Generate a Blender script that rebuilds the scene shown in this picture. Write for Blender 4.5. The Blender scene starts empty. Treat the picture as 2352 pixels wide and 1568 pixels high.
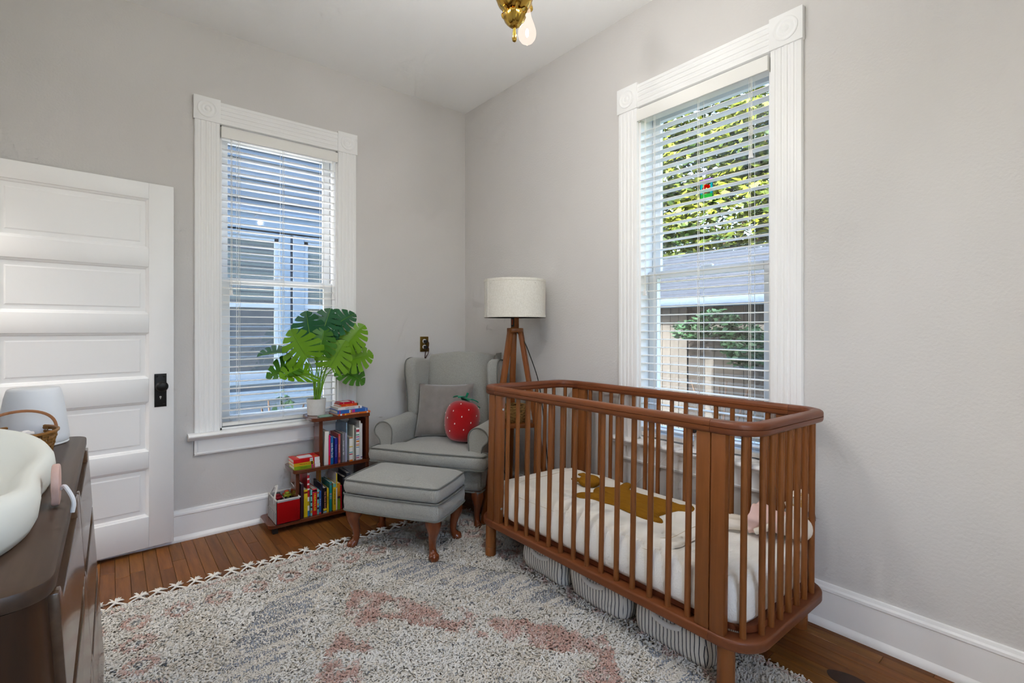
import bpy, bmesh, math, random
import numpy as np
from mathutils import Vector, Matrix, noise as mnoise
rnd = random.Random(7)
SC = bpy.context.scene
COL = SC.collection
PI = math.pi

# ------------------------------------------------------------------ camera, sky, sun, exposure
F_PX, HORIZON, YAW = 1120.2, 755.2, 39.38
cam_d = bpy.data.cameras.new('camera')
cam_d.sensor_width = 36.0
cam_d.lens = 36.0 * F_PX / 2352.0
cam_d.shift_y = -(784.0 - HORIZON) / 2352.0
cam_d.clip_start, cam_d.clip_end = 0.03, 200
cam = bpy.data.objects.new('camera', cam_d); COL.objects.link(cam)
cam.location = (-2.2413, -3.338, 1.2)
cam.rotation_euler = (PI/2, 0, -math.radians(YAW))
SC.camera = cam

world = bpy.data.worlds.new('sky'); SC.world = world; world.use_nodes = True
wn = world.node_tree; wn.nodes.clear()
sky = wn.nodes.new('ShaderNodeTexSky'); sky.sky_type = 'NISHITA'; sky.sun_disc = False
sky.sun_elevation = math.radians(34); sky.sun_rotation = math.radians(-90)
sky.air_density = 1.0; sky.dust_density = 4.0; sky.ozone_density = 1.0
bg = wn.nodes.new('ShaderNodeBackground'); bg.inputs['Strength'].default_value = 1.0
wo = wn.nodes.new('ShaderNodeOutputWorld')
wn.links.new(sky.outputs[0], bg.inputs[0]); wn.links.new(bg.outputs[0], wo.inputs[0])
sun_d = bpy.data.lights.new('sun', 'SUN'); sun_d.energy = 14.0; sun_d.angle = 0.009; sun_d.color = (1.0, 0.93, 0.82)
sun = bpy.data.objects.new('sun', sun_d); COL.objects.link(sun)
sun.rotation_euler = Vector((-0.83, 0.03, 0.56)).to_track_quat('Z', 'Y').to_euler()
LAMP_W = 11.5          # watts of each chandelier bulb
HALL_FILL_W = 30.0          # lamp added in the unseen hall to brighten the room
vs = SC.view_settings
vs.view_transform = 'Standard'; vs.look = 'None'; vs.gamma = 1.0; vs.use_curve_mapping = False
vs.exposure = 1.15
SC.cycles.use_denoising = True
SC.cycles.use_adaptive_sampling = True; SC.cycles.adaptive_threshold = .08; SC.cycles.adaptive_min_samples = 10
SC.cycles.max_bounces = 7; SC.cycles.diffuse_bounces = 5; SC.cycles.glossy_bounces = 3
SC.cycles.transparent_max_bounces = 16; SC.cycles.transmission_bounces = 6
SC.cycles.sample_clamp_indirect = 6.0
SC.cycles.caustics_reflective = False; SC.cycles.caustics_refractive = False

# ------------------------------------------------------------------ mesh helpers
class MB:
    def __init__(s): s.v = []; s.f = []
    def add(s, vs, fs):
        k = len(s.v); s.v += [tuple(p) for p in vs]; s.f += [tuple(i + k for i in f) for f in fs]; return s
    def merge(s, o, m=None):
        return s.add([tuple(m @ Vector(p)) for p in o.v] if m is not None else o.v, o.f)
    def xf(s, m): s.v = [tuple(m @ Vector(p)) for p in s.v]; return s
    def box(s, x0, x1, y0, y1, z0, z1):
        if x0 > x1: x0, x1 = x1, x0
        if y0 > y1: y0, y1 = y1, y0
        if z0 > z1: z0, z1 = z1, z0
        return s.add([(x0,y0,z0),(x1,y0,z0),(x1,y1,z0),(x0,y1,z0),(x0,y0,z1),(x1,y0,z1),(x1,y1,z1),(x0,y1,z1)],
                     [(3,2,1,0),(4,5,6,7),(0,1,5,4),(1,2,6,5),(2,3,7,6),(3,0,4,7)])
    def rbox(s, x0, x1, y0, y1, z0, z1, r=.004, seg=2):
        return s.merge(bevel(MB().box(x0,x1,y0,y1,z0,z1), r, seg))
    def prism(s, poly, h0, h1, axis='z'):
        n = len(poly)
        A = sum(poly[i][0]*poly[(i+1)%n][1]-poly[(i+1)%n][0]*poly[i][1] for i in range(n))
        if A < 0: poly = poly[::-1]
        if axis == 'z': P = lambda a,b,h: (a,b,h)
        elif axis == 'y': P = lambda a,b,h: (a,-h,b); 
        else: P = lambda a,b,h: (h,a,b)
        if axis == 'y': h0, h1 = -h1, -h0
        vs = [P(a,b,h0) for a,b in poly] + [P(a,b,h1) for a,b in poly]
        return s.add(vs, [tuple(range(n-1,-1,-1)), tuple(range(n,2*n))] + [(i,(i+1)%n,n+(i+1)%n,n+i) for i in range(n)])
    def rprism(s, poly, h0, h1, axis='z', r=.005, seg=2, ang=30):
        return s.merge(bevel(MB().prism(poly,h0,h1,axis), r, seg, ang))
    def tube(s, pts, r, n=8, cap=True, closed=False, squash=1.0):
        pts = [Vector(p) for p in pts]; m = len(pts)
        rr = list(r) if hasattr(r, '__len__') else [r]*m
        up = None; vs = []
        for i, p in enumerate(pts):
            a = pts[(i-1) % m] if (closed or i > 0) else p
            b = pts[(i+1) % m] if (closed or i < m-1) else p
            t = (b-a).normalized() if (b-a).length > 1e-9 else Vector((0,0,1))
            if up is None:
                up = Vector((0,0,1)) if abs(t.z) < .9 else Vector((1,0,0))
            u = (up - t*up.dot(t))
            u = u.normalized() if u.length > 1e-6 else t.orthogonal().normalized()
            w = t.cross(u); up = u
            for k in range(n):
                th = 2*PI*k/n; vs.append(p + (u*math.cos(th)*squash + w*math.sin(th))*rr[i])
        fs = []
        for i in range(m if closed else m-1):
            j = (i+1) % m
            for k in range(n): fs.append((i*n+k, i*n+(k+1)%n, j*n+(k+1)%n, j*n+k))
        if cap and not closed:
            fs.append(tuple(range(n-1,-1,-1))); fs.append(tuple(range((m-1)*n, m*n)))
        return s.add(vs, fs)
    def lathe(s, prof, n=24, o=(0,0,0), mod=None):
        m = len(prof); vs = []
        for i,(r,z) in enumerate(prof):
            for k in range(n):
                th = 2*PI*k/n; q = r*(mod(th,i) if mod else 1)
                vs.append((o[0]+q*math.cos(th), o[1]+q*math.sin(th), o[2]+z))
        fs = [(i*n+k, i*n+(k+1)%n, (i+1)*n+(k+1)%n, (i+1)*n+k) for i in range(m-1) for k in range(n)]
        if prof[0][0] > 1e-6: fs.append(tuple(range(n-1,-1,-1)))
        if prof[-1][0] > 1e-6: fs.append(tuple(range((m-1)*n, m*n)))
        return s.add(vs, fs)
    def ball(s, c, rx, ry=None, rz=None, n=12, m=8):
        ry = ry or rx; rz = rz or rx
        prof = [(math.sin(PI*i/m), -math.cos(PI*i/m)) for i in range(m+1)]
        b = MB().lathe(prof, n)
        return s.add([(c[0]+x*rx, c[1]+y*ry, c[2]+z*rz) for x,y,z in b.v], b.f)
    def grid(s, fn, nu, nv, cu=False):
        vs = [fn(i/(nu if cu else nu-1), j/(nv-1)) for j in range(nv) for i in range(nu)]
        fs = []
        for j in range(nv-1):
            for i in range(nu if cu else nu-1):
                i2 = (i+1) % nu; fs.append((j*nu+i, j*nu+i2, (j+1)*nu+i2, (j+1)*nu+i))
        return s.add(vs, fs)

def bevel(mb, r, seg=2, ang=30):
    bm = bmesh.new()
    bv = [bm.verts.new(p) for p in mb.v]
    for f in mb.f:
        try: bm.faces.new([bv[i] for i in f])
        except ValueError: pass
    bmesh.ops.remove_doubles(bm, verts=bm.verts, dist=1e-6)
    bm.normal_update()
    es = [e for e in bm.edges if len(e.link_faces) == 2 and e.calc_face_angle(0) > math.radians(ang)]
    bmesh.ops.bevel(bm, geom=es, offset=r, segments=seg, profile=.5, affect='EDGES', clamp_overlap=True)
    bm.verts.index_update()
    out = MB(); out.v = [tuple(v.co) for v in bm.verts]; out.f = [tuple(v.index for v in f.verts) for f in bm.faces]
    bm.free(); return out

def mesh_of(name, mb, mat, sharp=38, smooth=True):
    me = bpy.data.meshes.new(name)
    me.from_pydata(mb.v, [], mb.f)
    bm = bmesh.new(); bm.from_mesh(me)
    bmesh.ops.remove_doubles(bm, verts=bm.verts, dist=1e-6)
    bmesh.ops.dissolve_degenerate(bm, dist=1e-7, edges=bm.edges)
    bmesh.ops.recalc_face_normals(bm, faces=bm.faces)
    bm.to_mesh(me); bm.free()
    if smooth:
        me.polygons.foreach_set('use_smooth', [True]*len(me.polygons))
        me.set_sharp_from_angle(angle=math.radians(sharp))
    if mat: me.materials.append(mat)
    return me
def ob(name, me, parent=None, loc=None, rot=None, scale=None):
    o = bpy.data.objects.new(name, me); COL.objects.link(o)
    if parent: o.parent = parent
    if loc: o.location = loc
    if rot: o.rotation_euler = rot
    if scale: o.scale = scale
    return o
def part(name, mb, mat, parent=None, sharp=38, loc=None, rot=None, label=None, smooth=True):
    o = ob(name, mesh_of(name, mb, mat, sharp, smooth), parent, loc, rot)
    if label: o['label'] = label
    return o
def tag(o, label, cat=None, group=None, kind=None):
    o['label'] = label
    if cat: o['category'] = cat
    if group: o['group'] = group
    if kind: o['kind'] = kind
    return o
def thing(name, label, cat, loc=(0,0,0), rot=(0,0,0), group=None):
    o = bpy.data.objects.new(name, None); COL.objects.link(o); o.empty_display_size = .05
    o.location = loc; o.rotation_euler = rot
    return tag(o, label, cat, group)
def struct(o, label=None):
    o['kind'] = 'structure'
    if label: o['label'] = label
    return o
def smoothstep(a, b, x):
    t = min(1, max(0, (x-a)/(b-a))); return t*t*(3-2*t)
def lerp(a, b, t): return a + (b-a)*t
def spline(pts, n):
    pts = [Vector(p) for p in pts]; P = [pts[0]*2-pts[1]] + pts + [pts[-1]*2-pts[-2]]
    out = []
    for i in range(1, len(P)-2):
        for k in range(n):
            t = k/n; a,b,c,d = P[i-1],P[i],P[i+1],P[i+2]
            out.append(.5*((2*b)+(-a+c)*t+(2*a-5*b+4*c-d)*t*t+(-a+3*b-3*c+d)*t*t*t))
    out.append(pts[-1]); return out

# ------------------------------------------------------------------ materials
def srgb(r, g, b):
    f = lambda c: (c/255)/12.92 if c/255 <= .04045 else ((c/255+.055)/1.055)**2.4
    return (f(r), f(g), f(b), 1)
MATS = {}
def mat(name, col, rough=.5, metal=0., bump=None, var=None, stretch=(1,1,1), coat=0., sheen=0., spec=.5, rand=None, trans=0., emit=None, coord='Object'):
    """bump=(scale, strength, detail); var=(scale, second colour, contrast); rand=(hue/value spread per object)"""
    m = bpy.data.materials.new(name); m.use_nodes = True; nt = m.node_tree; N = nt.nodes; L = nt.links
    p = N['Principled BSDF']
    col = col if len(col) == 4 else (*col, 1)
    p.inputs['Base Color'].default_value = col
    p.inputs['Roughness'].default_value = rough; p.inputs['Metallic'].default_value = metal
    p.inputs['Coat Weight'].default_value = coat; p.inputs['Sheen Weight'].default_value = sheen
    p.inputs['Specular IOR Level'].default_value = spec; p.inputs['Coat Roughness'].default_value = .15
    if trans: p.inputs['Transmission Weight'].default_value = trans
    if emit: p.inputs['Emission Color'].default_value = emit[0]; p.inputs['Emission Strength'].default_value = emit[1]
    tc = mp = None
    if bump or var:
        tc = N.new('ShaderNodeTexCoord'); mp = N.new('ShaderNodeMapping')
        mp.inputs['Scale'].default_value = stretch
        L.new(tc.outputs[coord], mp.inputs['Vector'])
    csock = None
    if var:
        n = N.new('ShaderNodeTexNoise'); n.inputs['Scale'].default_value = var[0]; n.inputs['Detail'].default_value = 6; n.inputs['Roughness'].default_value = .62
        L.new(mp.outputs[0], n.inputs['Vector'])
        r = N.new('ShaderNodeValToRGB'); c = var[2]
        r.color_ramp.elements[0].position = .5-c; r.color_ramp.elements[1].position = .5+c
        c2 = var[1] if len(var[1]) == 4 else (*var[1], 1)
        r.color_ramp.elements[0].color = col; r.color_ramp.elements[1].color = c2
        L.new(n.outputs['Fac'], r.inputs[0]); csock = r.outputs[0]
    if rand:
        oi = N.new('ShaderNodeObjectInfo'); hs = N.new('ShaderNodeHueSaturation')
        mr = N.new('ShaderNodeMapRange'); mr.inputs['To Min'].default_value = 1-rand; mr.inputs['To Max'].default_value = 1+rand
        L.new(oi.outputs['Random'], mr.inputs['Value']); L.new(mr.outputs[0], hs.inputs['Value'])
        mh = N.new('ShaderNodeMapRange'); mh.inputs['To Min'].default_value = .5-rand*.03; mh.inputs['To Max'].default_value = .5+rand*.03
        ml = N.new('ShaderNodeMath'); ml.operation = 'FRACT'; mm = N.new('ShaderNodeMath'); mm.operation = 'MULTIPLY'; mm.inputs[1].default_value = 7.3
        L.new(oi.outputs['Random'], mm.inputs[0]); L.new(mm.outputs[0], ml.inputs[0]); L.new(ml.outputs[0], mh.inputs['Value']); L.new(mh.outputs[0], hs.inputs['Hue'])
        if csock: L.new(csock, hs.inputs['Color'])
        else: hs.inputs['Color'].default_value = col
        csock = hs.outputs[0]
    if csock: L.new(csock, p.inputs['Base Color'])
    if bump:
        n = N.new('ShaderNodeTexNoise'); n.inputs['Scale'].default_value = bump[0]; n.inputs['Detail'].default_value = bump[2] if len(bump) > 2 else 3
        L.new(mp.outputs[0], n.inputs['Vector'])
        b = N.new('ShaderNodeBump'); b.inputs['Strength'].default_value = bump[1]; b.inputs['Distance'].default_value = bump[3] if len(bump) > 3 else .002
        L.new(n.outputs['Fac'], b.inputs['Height']); L.new(b.outputs[0], p.inputs['Normal'])
    MATS[name] = m; return m
def wood(name, dark, light, rough=.35, axis='z', coat=.25, rand=None, scale=1.0, spec=.35):
    """grain stretched along an axis of the object"""
    st = {'x': (1.2,14,14), 'y': (14,1.2,14), 'z': (14,14,1.2)}[axis]
    m = mat(name, dark, rough, var=(2.2*scale, light, .22), stretch=st, bump=(9*scale, .12, 4, .001), coat=coat, rand=rand, spec=spec)
    return m

M = {}
M['wall'] = mat('wall_paint', srgb(216,213,211), .75, bump=(95, .55, 4, .0022), spec=.25)
M['ceil'] = mat('ceiling_paint', srgb(249,249,249), .85, bump=(70, .18, 3, .002), spec=.2)
M['trim'] = mat('trim_paint', srgb(247,247,247), .42, bump=(30, .05, 2), spec=.4)
M['blind'] = mat('blind_white', srgb(242,240,236), .45, spec=.4)
M['blind_cream'] = mat('blind_headrail', srgb(243,242,238), .45, spec=.4)
M['cord'] = mat('blind_cord', srgb(240,238,232), .8)
M['vinyl'] = mat('sash_vinyl', srgb(230,232,232), .4)
M['floor_sub'] = mat('subfloor', srgb(40,22,12), .9)
M['plank'] = wood('oak_plank', srgb(98,58,26), srgb(140,88,40), .46, 'y', .05, rand=.22, scale=1.3)
M['crib_v'] = wood('crib_wood_upright', srgb(118,66,28), srgb(142,84,40), .42, 'z', .08, rand=.06)
M['crib_h'] = wood('crib_wood_rail', srgb(112,60,30), srgb(130,72,38), .42, 'y', .08, rand=.05)
M['crib_x'] = wood('crib_wood_end', srgb(106,56,32), srgb(124,68,38), .42, 'x', .08, rand=.05)
M['lamp_wood'] = wood('lamp_wood', srgb(112,56,18), srgb(150,86,32), .42, 'z', .1)
M['shelf_wood'] = wood('shelf_wood', srgb(84,38,20), srgb(112,56,30), .22, 'x', .5)
M['shelf_woodv'] = wood('shelf_wood_upright', srgb(80,36,20), srgb(106,52,28), .25, 'z', .4)
M['leg_wood'] = wood('cherry_leg', srgb(92,42,20), srgb(128,66,34), .2, 'z', .5)
M['dresser_top'] = wood('dresser_top_wood', srgb(60,43,32), srgb(84,63,48), .46, 'y', .08)
M['dresser'] = wood('dresser_wood', srgb(72,50,36), srgb(96,72,54), .26, 'y', .4)
M['dresser_end'] = wood('dresser_end_wood', srgb(38,21,10), srgb(66,38,16), .4, 'z', .15)
M['dark'] = mat('dark_shade_and_feet', srgb(22,17,14), .8)  # near-black for shade in openings and for the shelf feet
M['black'] = mat('black_iron', srgb(26,25,25), .45, metal=.4)
M['brass'] = mat('brass', srgb(206,170,84), .16, metal=1., var=(6, srgb(180,140,56), .3))
M['brass_dull'] = mat('antique_brass', srgb(140,112,52), .38, metal=.9, var=(40, srgb(104,80,36), .3))
M['chrome'] = mat('screw_steel', srgb(200,198,192), .3, metal=1.)
M['fabric'] = mat('grey_tweed', srgb(146,146,140), .95, bump=(420, .7, 4, .001), var=(230, srgb(172,171,165), .18), sheen=.3, spec=.1)
M['piping'] = mat('grey_piping', srgb(120,121,117), .95, bump=(420, .4), spec=.1)
M['velvet'] = mat('taupe_velvet', srgb(126,119,116), .95, var=(14, srgb(142,135,131), .25), sheen=.6, spec=.1, bump=(16,.25,3,.004))
M['berry'] = mat('strawberry_plush', srgb(180,18,24), .95, var=(9, srgb(150,12,18), .25), sheen=.5, spec=.05, bump=(260,.3))
M['berry_leaf'] = mat('green_felt', srgb(22,124,92), .95, sheen=.3, spec=.05, bump=(200,.3))
M['white_thread'] = mat('white_thread', srgb(238,232,226), .9)
M['linen'] = mat('linen_shade', srgb(232,229,220), .95, var=(120, srgb(216,211,200), .2), stretch=(1,1,1), bump=(240,.3), trans=0., spec=.1)
M['sheet'] = mat('muslin_sheet', srgb(238,234,226), .9, bump=(150,.55,5,.003), stretch=(.4,1.6,1), spec=.1, sheen=.15)
M['quilt'] = mat('cream_quilt', srgb(239,234,224), .9, bump=(26,.3,4,.004), spec=.1, sheen=.15)
M['quilt_edge'] = mat('beige_binding', srgb(196,180,156), .9)
M['mustard'] = mat('mustard_muslin', srgb(156,108,32), .95, var=(30, srgb(134,90,24), .25), stretch=(2.4,.6,1), bump=(46,.8,4,.004), spec=.05)
M['pink'] = mat('pink_cotton', srgb(226,192,182), .9, bump=(40,.4,3,.003), spec=.1)
M['doll'] = mat('doll_linen', srgb(226,216,202), .9, bump=(220,.3), spec=.1)
M['plush_brown'] = mat('brown_plush', srgb(96,54,24), .95, sheen=.4, spec=.05, bump=(160,.4))
M['plush_grey'] = mat('grey_plush', srgb(120,120,122), .95, sheen=.4, spec=.05)
M['plush_olive'] = mat('olive_felt', srgb(112,98,66), .95, spec=.05)
M['bulb_glass'] = None
M['pot'] = mat('white_pot', srgb(226,224,220), .7, var=(60, srgb(214,211,206), .25), bump=(90,.15))
M['lime'] = mat('lime_leaf', srgb(112,160,18), .42, var=(7, srgb(88,136,12), .3), spec=.4)
M['green'] = mat('dark_leaf', srgb(24,84,48), .4, var=(9, srgb(40,104,62), .3), spec=.4)
M['mid_green'] = mat('mid_leaf', srgb(66,124,20), .42, var=(9, srgb(52,104,24), .3), spec=.4)
M['stem'] = mat('leaf_stem', srgb(112,160,40), .5)
M['soil'] = mat('moss', srgb(70,96,24), .9)
M['teal_dish'] = mat('sage_felt', srgb(150,178,160), .9, var=(24, srgb(130,160,144), .2))
M['paper'] = mat('book_pages', srgb(226,220,206), .85, bump=(400,.3), stretch=(1,1,1))
M['felt'] = mat('grey_felt', srgb(176,176,178), .95, var=(90, srgb(160,160,163), .3), bump=(300,.4), spec=.05)
M['felt_trim'] = mat('felt_binding', srgb(206,204,200), .9)
M['red'] = mat('red_felt', srgb(172,10,14), .9, var=(6, srgb(150,8,12), .3), spec=.1)
M['yellowgreen'] = mat('yellow_green_toy', srgb(150,150,30), .6)
M['white_plastic'] = mat('white_plastic', srgb(236,236,236), .35)
M['white_matte'] = mat('white_matte', srgb(226,227,229), .5)
M['pad'] = mat('changer_foam', srgb(232,232,222), .5, bump=(8,.05))
M['buckle'] = mat('pink_silicone', srgb(206,166,152), .5, var=(40, srgb(214,180,168), .25))
M['strap'] = mat('white_strap', srgb(222,222,224), .6)
M['wicker'] = mat('wicker', srgb(158,108,40), .55, var=(18, srgb(120,76,22), .3), coat=.2)
M['wicker_h'] = mat('wicker_handle', srgb(160,104,62), .5)
M['seagrass'] = mat('seagrass', srgb(150,112,56), .8, var=(40, srgb(106,76,34), .3))
M['cordblack'] = mat('black_cord', srgb(24,22,20), .5)
M['cordbrown'] = mat('brown_cord', srgb(64,34,20), .5)
M['orange_label'] = mat('orange_label', srgb(226,92,40), .6)
M['lead'] = mat('lead_came', srgb(50,56,52), .5, metal=.6)
def glassmat(name, col, a=.93, rough=.02):
    m = bpy.data.materials.new(name); m.use_nodes = True; nt = m.node_tree; nt.nodes.clear()
    o = nt.nodes.new('ShaderNodeOutputMaterial'); mix = nt.nodes.new('ShaderNodeMixShader'); t = nt.nodes.new('ShaderNodeBsdfTransparent'); g = nt.nodes.new('ShaderNodeBsdfGlossy')
    t.inputs[0].default_value = col; g.inputs['Roughness'].default_value = rough; mix.inputs[0].default_value = 1-a
    nt.links.new(t.outputs[0], mix.inputs[1]); nt.links.new(g.outputs[0], mix.inputs[2]); nt.links.new(mix.outputs[0], o.inputs[0]); MATS[name] = m; return m
M['pane'] = glassmat('window_glass', (.93,.97,1,1), .93)
def bulbmat():
    m = bpy.data.materials.new('bulb_glow'); m.use_nodes = True; nt = m.node_tree; nt.nodes.clear()
    o = nt.nodes.new('ShaderNodeOutputMaterial'); mix = nt.nodes.new('ShaderNodeMixShader'); t = nt.nodes.new('ShaderNodeBsdfTransparent'); e = nt.nodes.new('ShaderNodeEmission')
    e.inputs[0].default_value = (1,.80,.68,1); e.inputs[1].default_value = .62; mix.inputs[0].default_value = .42
    nt.links.new(t.outputs[0], mix.inputs[1]); nt.links.new(e.outputs[0], mix.inputs[2]); nt.links.new(mix.outputs[0], o.inputs[0]); return m
M['bulb_glass'] = bulbmat()

M['shade_roof'] = mat('shade_roof_grey', srgb(70,68,66), .9)
# ------------------------------------------------------------------ room shell
CH = 2.962; XL = -2.80; YR = -4.10; TH = .14
OPW, OPH, OZ = .695, 1.81, .60
WLX, WRY = -1.745, -1.71            # left ends of the two window openings
DOY0, DOY1, DOH = -.93, -.115, 2.02 # doorway in the side wall
def wall_with_hole(lo, hi, a, b, z0, z1, axis, t0, t1):
    """four slabs round one opening; axis 'x' runs along x (normal y), axis 'y' along y"""
    mb = MB()
    for (p, q, u, v) in ((lo, a, 0, CH+.1), (b, hi, 0, CH+.1), (a, b, 0, z0), (a, b, z1, CH+.1)):
        if q - p < 1e-4 or v - u < 1e-4: continue
        if axis == 'x': mb.box(p, q, t0, t1, u, v)
        else: mb.box(t0, t1, p, q, u, v)
    return mb
struct(part('wall_left', wall_with_hole(XL-TH, TH, WLX, WLX+OPW, OZ, OZ+OPH, 'x', 0, TH), M['wall'], smooth=False), 'grey painted wall behind the armchair and shelf')
struct(part('wall_right', wall_with_hole(YR-TH, 0, WRY-OPW, WRY, OZ, OZ+OPH, 'y', 0, TH), M['wall'], smooth=False), 'grey painted wall behind the crib')
struct(part('wall_door', wall_with_hole(YR, 0, DOY0, DOY1, 0, DOH, 'y', XL-TH, XL), M['wall'], smooth=False), 'grey wall with the doorway')
RWX0, RWX1, RWZ0, RWZ1 = -2.45, -1.45, .72, 2.45   # opening added behind the viewer to let in fill daylight
struct(part('wall_rear', wall_with_hole(XL-TH, 0, RWX0, RWX1, RWZ0, RWZ1, 'x', YR-TH, YR), M['wall'], smooth=False), 'grey wall behind the viewer')
struct(part('ceiling', MB().box(XL-TH, TH, YR-TH, TH, CH, CH+.14), M['ceil'], smooth=False), 'white painted ceiling')
floor = struct(part('floor', MB().box(XL-TH, TH, YR-TH, TH, -.06, -.0135), M['floor_sub'], smooth=False), 'reddish brown oak strip floor')
PWD = .0572
meshes = {}
xi = XL; si = 0
while xi < -.001:
    w = min(PWD, -xi); y = YR - rnd.uniform(0, .8)
    while y < -.001:
        ln = rnd.choice((.62,.86,1.1,1.35,1.7)); y0 = max(y, YR); y1 = min(y+ln, 0)
        if y1 - y0 > .02:
            key = (round(w,4), round(y1-y0,3))
            if key not in meshes:
                mb = bevel(MB().box(0, w-.0009, 0, y1-y0-.001, -.0135, 0), .0012, 1); meshes[key] = mesh_of('plank', mb, M['plank'])
            ob('plank', meshes[key], floor, (xi, y0, 0))
        y += ln
    xi += PWD
# hall beyond the door
hall = MB(); hx0, hx1, hy0, hy1 = -4.3, XL-TH, -2.0, .7
hall.box(hx0-.1, hx0, hy0-.1, hy1+.1, 0, CH).box(hx0, hx1, hy0-.1, hy0, 0, CH).box(hx0, hx1, hy1, hy1+.1, 0, CH).box(hx0-.1, hx1, hy0-.1, hy1+.1, CH, CH+.1)
hall.box(hx1-.001, hx1, TH, hy1, 0, CH)
struct(part('wall_hall', hall, M['wall'], smooth=False), 'grey hall walls beyond the doorway')
struct(part('floor_hall', MB().box(hx0-.1, hx1, hy0-.1, hy1+.1, -.05, -.001), M['plank'], smooth=False), 'oak hall floor beyond the doorway')
hl = bpy.data.lights.new('hall_fill_light', 'POINT'); hl.energy = HALL_FILL_W; hl.shadow_soft_size = .25; hl.color = (1,.96,.9)
hlt = thing('hall_fill_lamp', 'round white lamp added in the unseen hall to brighten the room', 'ceiling lamp', (-3.6, -.6, CH))  # made-up lamp, sends extra light in through the doorway
M['lampglow'] = mat('lamp_glow', (1,.95,.88,1), .5, emit=((1,.9,.78,1), 2.0))
part('shade', MB().lathe([(.15,0),(.15,-.02),(.13,-.06),(.08,-.09),(0,-.1)], 24), M['lampglow'], hlt)
hlo = bpy.data.objects.new('hall_fill_light', hl); COL.objects.link(hlo); hlo.parent = hlt; hlo.location = (0,0,-.24)

struct(part('roof', MB().prism([(-4.6,3.10),(.55,3.10),(.55,3.16),(-1.9,5.4),(-4.6,3.2)], -5.0, .42, 'y'), M['shade_roof'], smooth=False), 'unseen house roof added to shade the garage')  # out of view, put in so its shadow falls on the garage wall
# baseboards
BB = [(0,0),(.030,0),(.030,.008),(.027,.018),(.019,.026),(.016,.030),(.016,.142),(.020,.146),(.019,.156),(.012,.162),(.009,.172),(0,.174)]
def baseboard(name, p0, p1, nrm):
    p0 = Vector(p0); p1 = Vector(p1); n = Vector(nrm); k = len(BB); vs = []
    for q in (p0, p1): vs += [q + n*a + Vector((0,0,b)) for a,b in BB]
    fs = [(i,(i+1)%k,k+(i+1)%k,k+i) for i in range(k)] + [tuple(range(k-1,-1,-1)), tuple(range(k,2*k))]
    return struct(part(name, MB().add(vs, fs), M['trim'], sharp=30), 'white moulded baseboard')
baseboard('baseboard_left', (XL,0,0), (0,0,0), (0,-1,0))
baseboard('baseboard_right', (0,YR,0), (0,-.03,0), (-1,0,0))
baseboard('baseboard_rear', (XL,YR,0), (-.03,YR,0), (0,1,0))
baseboard('baseboard_door', (XL,YR+.03,0), (XL,DOY0-.11,0), (1,0,0))
# doorway casing and jambs
jm = MB().box(XL-TH, XL, DOY0-.001, DOY0+.018, 0, DOH).box(XL-TH, XL, DOY1-.018, DOY1+.001, 0, DOH).box(XL-TH, XL, DOY0, DOY1, DOH-.018, DOH)
jm.box(XL, XL+.018, DOY0-.11, DOY0, 0, DOH+.12).box(XL, XL+.018, DOY0, DOY1, DOH, DOH+.12).box(XL, XL+.018, DOY1, -.0, 0, DOH+.12)
struct(part('trim_1', jm, M['trim'], smooth=False), 'white casing round the doorway')

# five-panel door, open against the wall
DW, DHT, DT = .80, 1.962, .036
door = struct(thing('door_1', 'white five panel wooden door', 'door', (-1.975, -.058, .024), (0,0,PI+math.radians(4.9))))
del door['category']
SL = .112; PZ = [(.166,.428),(.518,.784),(.910,1.155),(1.256,1.510),(1.608,1.876)]
for x0, x1 in ((0, SL), (DW-SL, DW)):
    part('stile', MB().rbox(x0, x1, -DT, 0, 0, DHT, .0025, 2), M['trim'], door)
zz = [0] + [z for p in PZ for z in p] + [DHT]
for i in range(0, len(zz), 2):
    part('rail', MB().rbox(SL, DW-SL, -DT, -.0002, zz[i], zz[i+1], .0022, 2), M['trim'], door)
for a, b in PZ:
    mb = MB(); rings = [(0, -.004), (.010, -.009), (.014, -.0135), (.034, -.0135), (.040, -.0105)]
    vs = []
    for o, d in rings: vs += [(SL+o, d, a+o), (DW-SL-o, d, a+o), (DW-SL-o, d, b-o), (SL+o, d, b-o)]
    fs = [(4*i+k, 4*i+(k+1)%4, 4*i+4+(k+1)%4, 4*i+4+k) for i in range(len(rings)-1) for k in range(4)]
    fs.append(tuple(range(4*(len(rings)-1), 4*len(rings))))
    mb.add(vs, fs); mb.box(SL, DW-SL, -DT+.004, -.016, a, b)
    part('panel', mb, M['trim'], door, sharp=15)
lp = part('lock_plate', MB().rbox(.034, .088, 0, .004, .752, .932, .0015, 2).box(.034,.038,.004,.0055,.752,.932).box(.084,.088,.004,.0055,.752,.932), M['black'], door, label='black iron lock plate')
for x in (.046, .076):
    for z in (.766, .918): part('screw', MB().lathe([(.0048,0),(.0048,.001),(.003,.0022),(0,.0024)], 10).xf(Matrix.Translation((x,.004,z)) @ Matrix.Rotation(-PI/2,4,'X')), M['black'], lp)
part('keyhole', MB().lathe([(.005,0),(.005,.0008),(0,.0009)], 12).xf(Matrix.Translation((.061,.004,.806)) @ Matrix.Rotation(-PI/2,4,'X')).box(.059,.063,.004,.0048,.794,.804), M['chrome'], lp)
part('door_knob', MB().lathe([(.017,0),(.015,.004),(.010,.008),(.009,.026),(.014,.030),(.024,.036),(.0285,.043),(.0285,.048),(.024,.055),(.014,.060),(0,.0615)], 28).xf(Matrix.Translation((.061,.004,.866)) @ Matrix.Rotation(-PI/2,4,'X')), M['black'], door, label='round black door knob')

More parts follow.
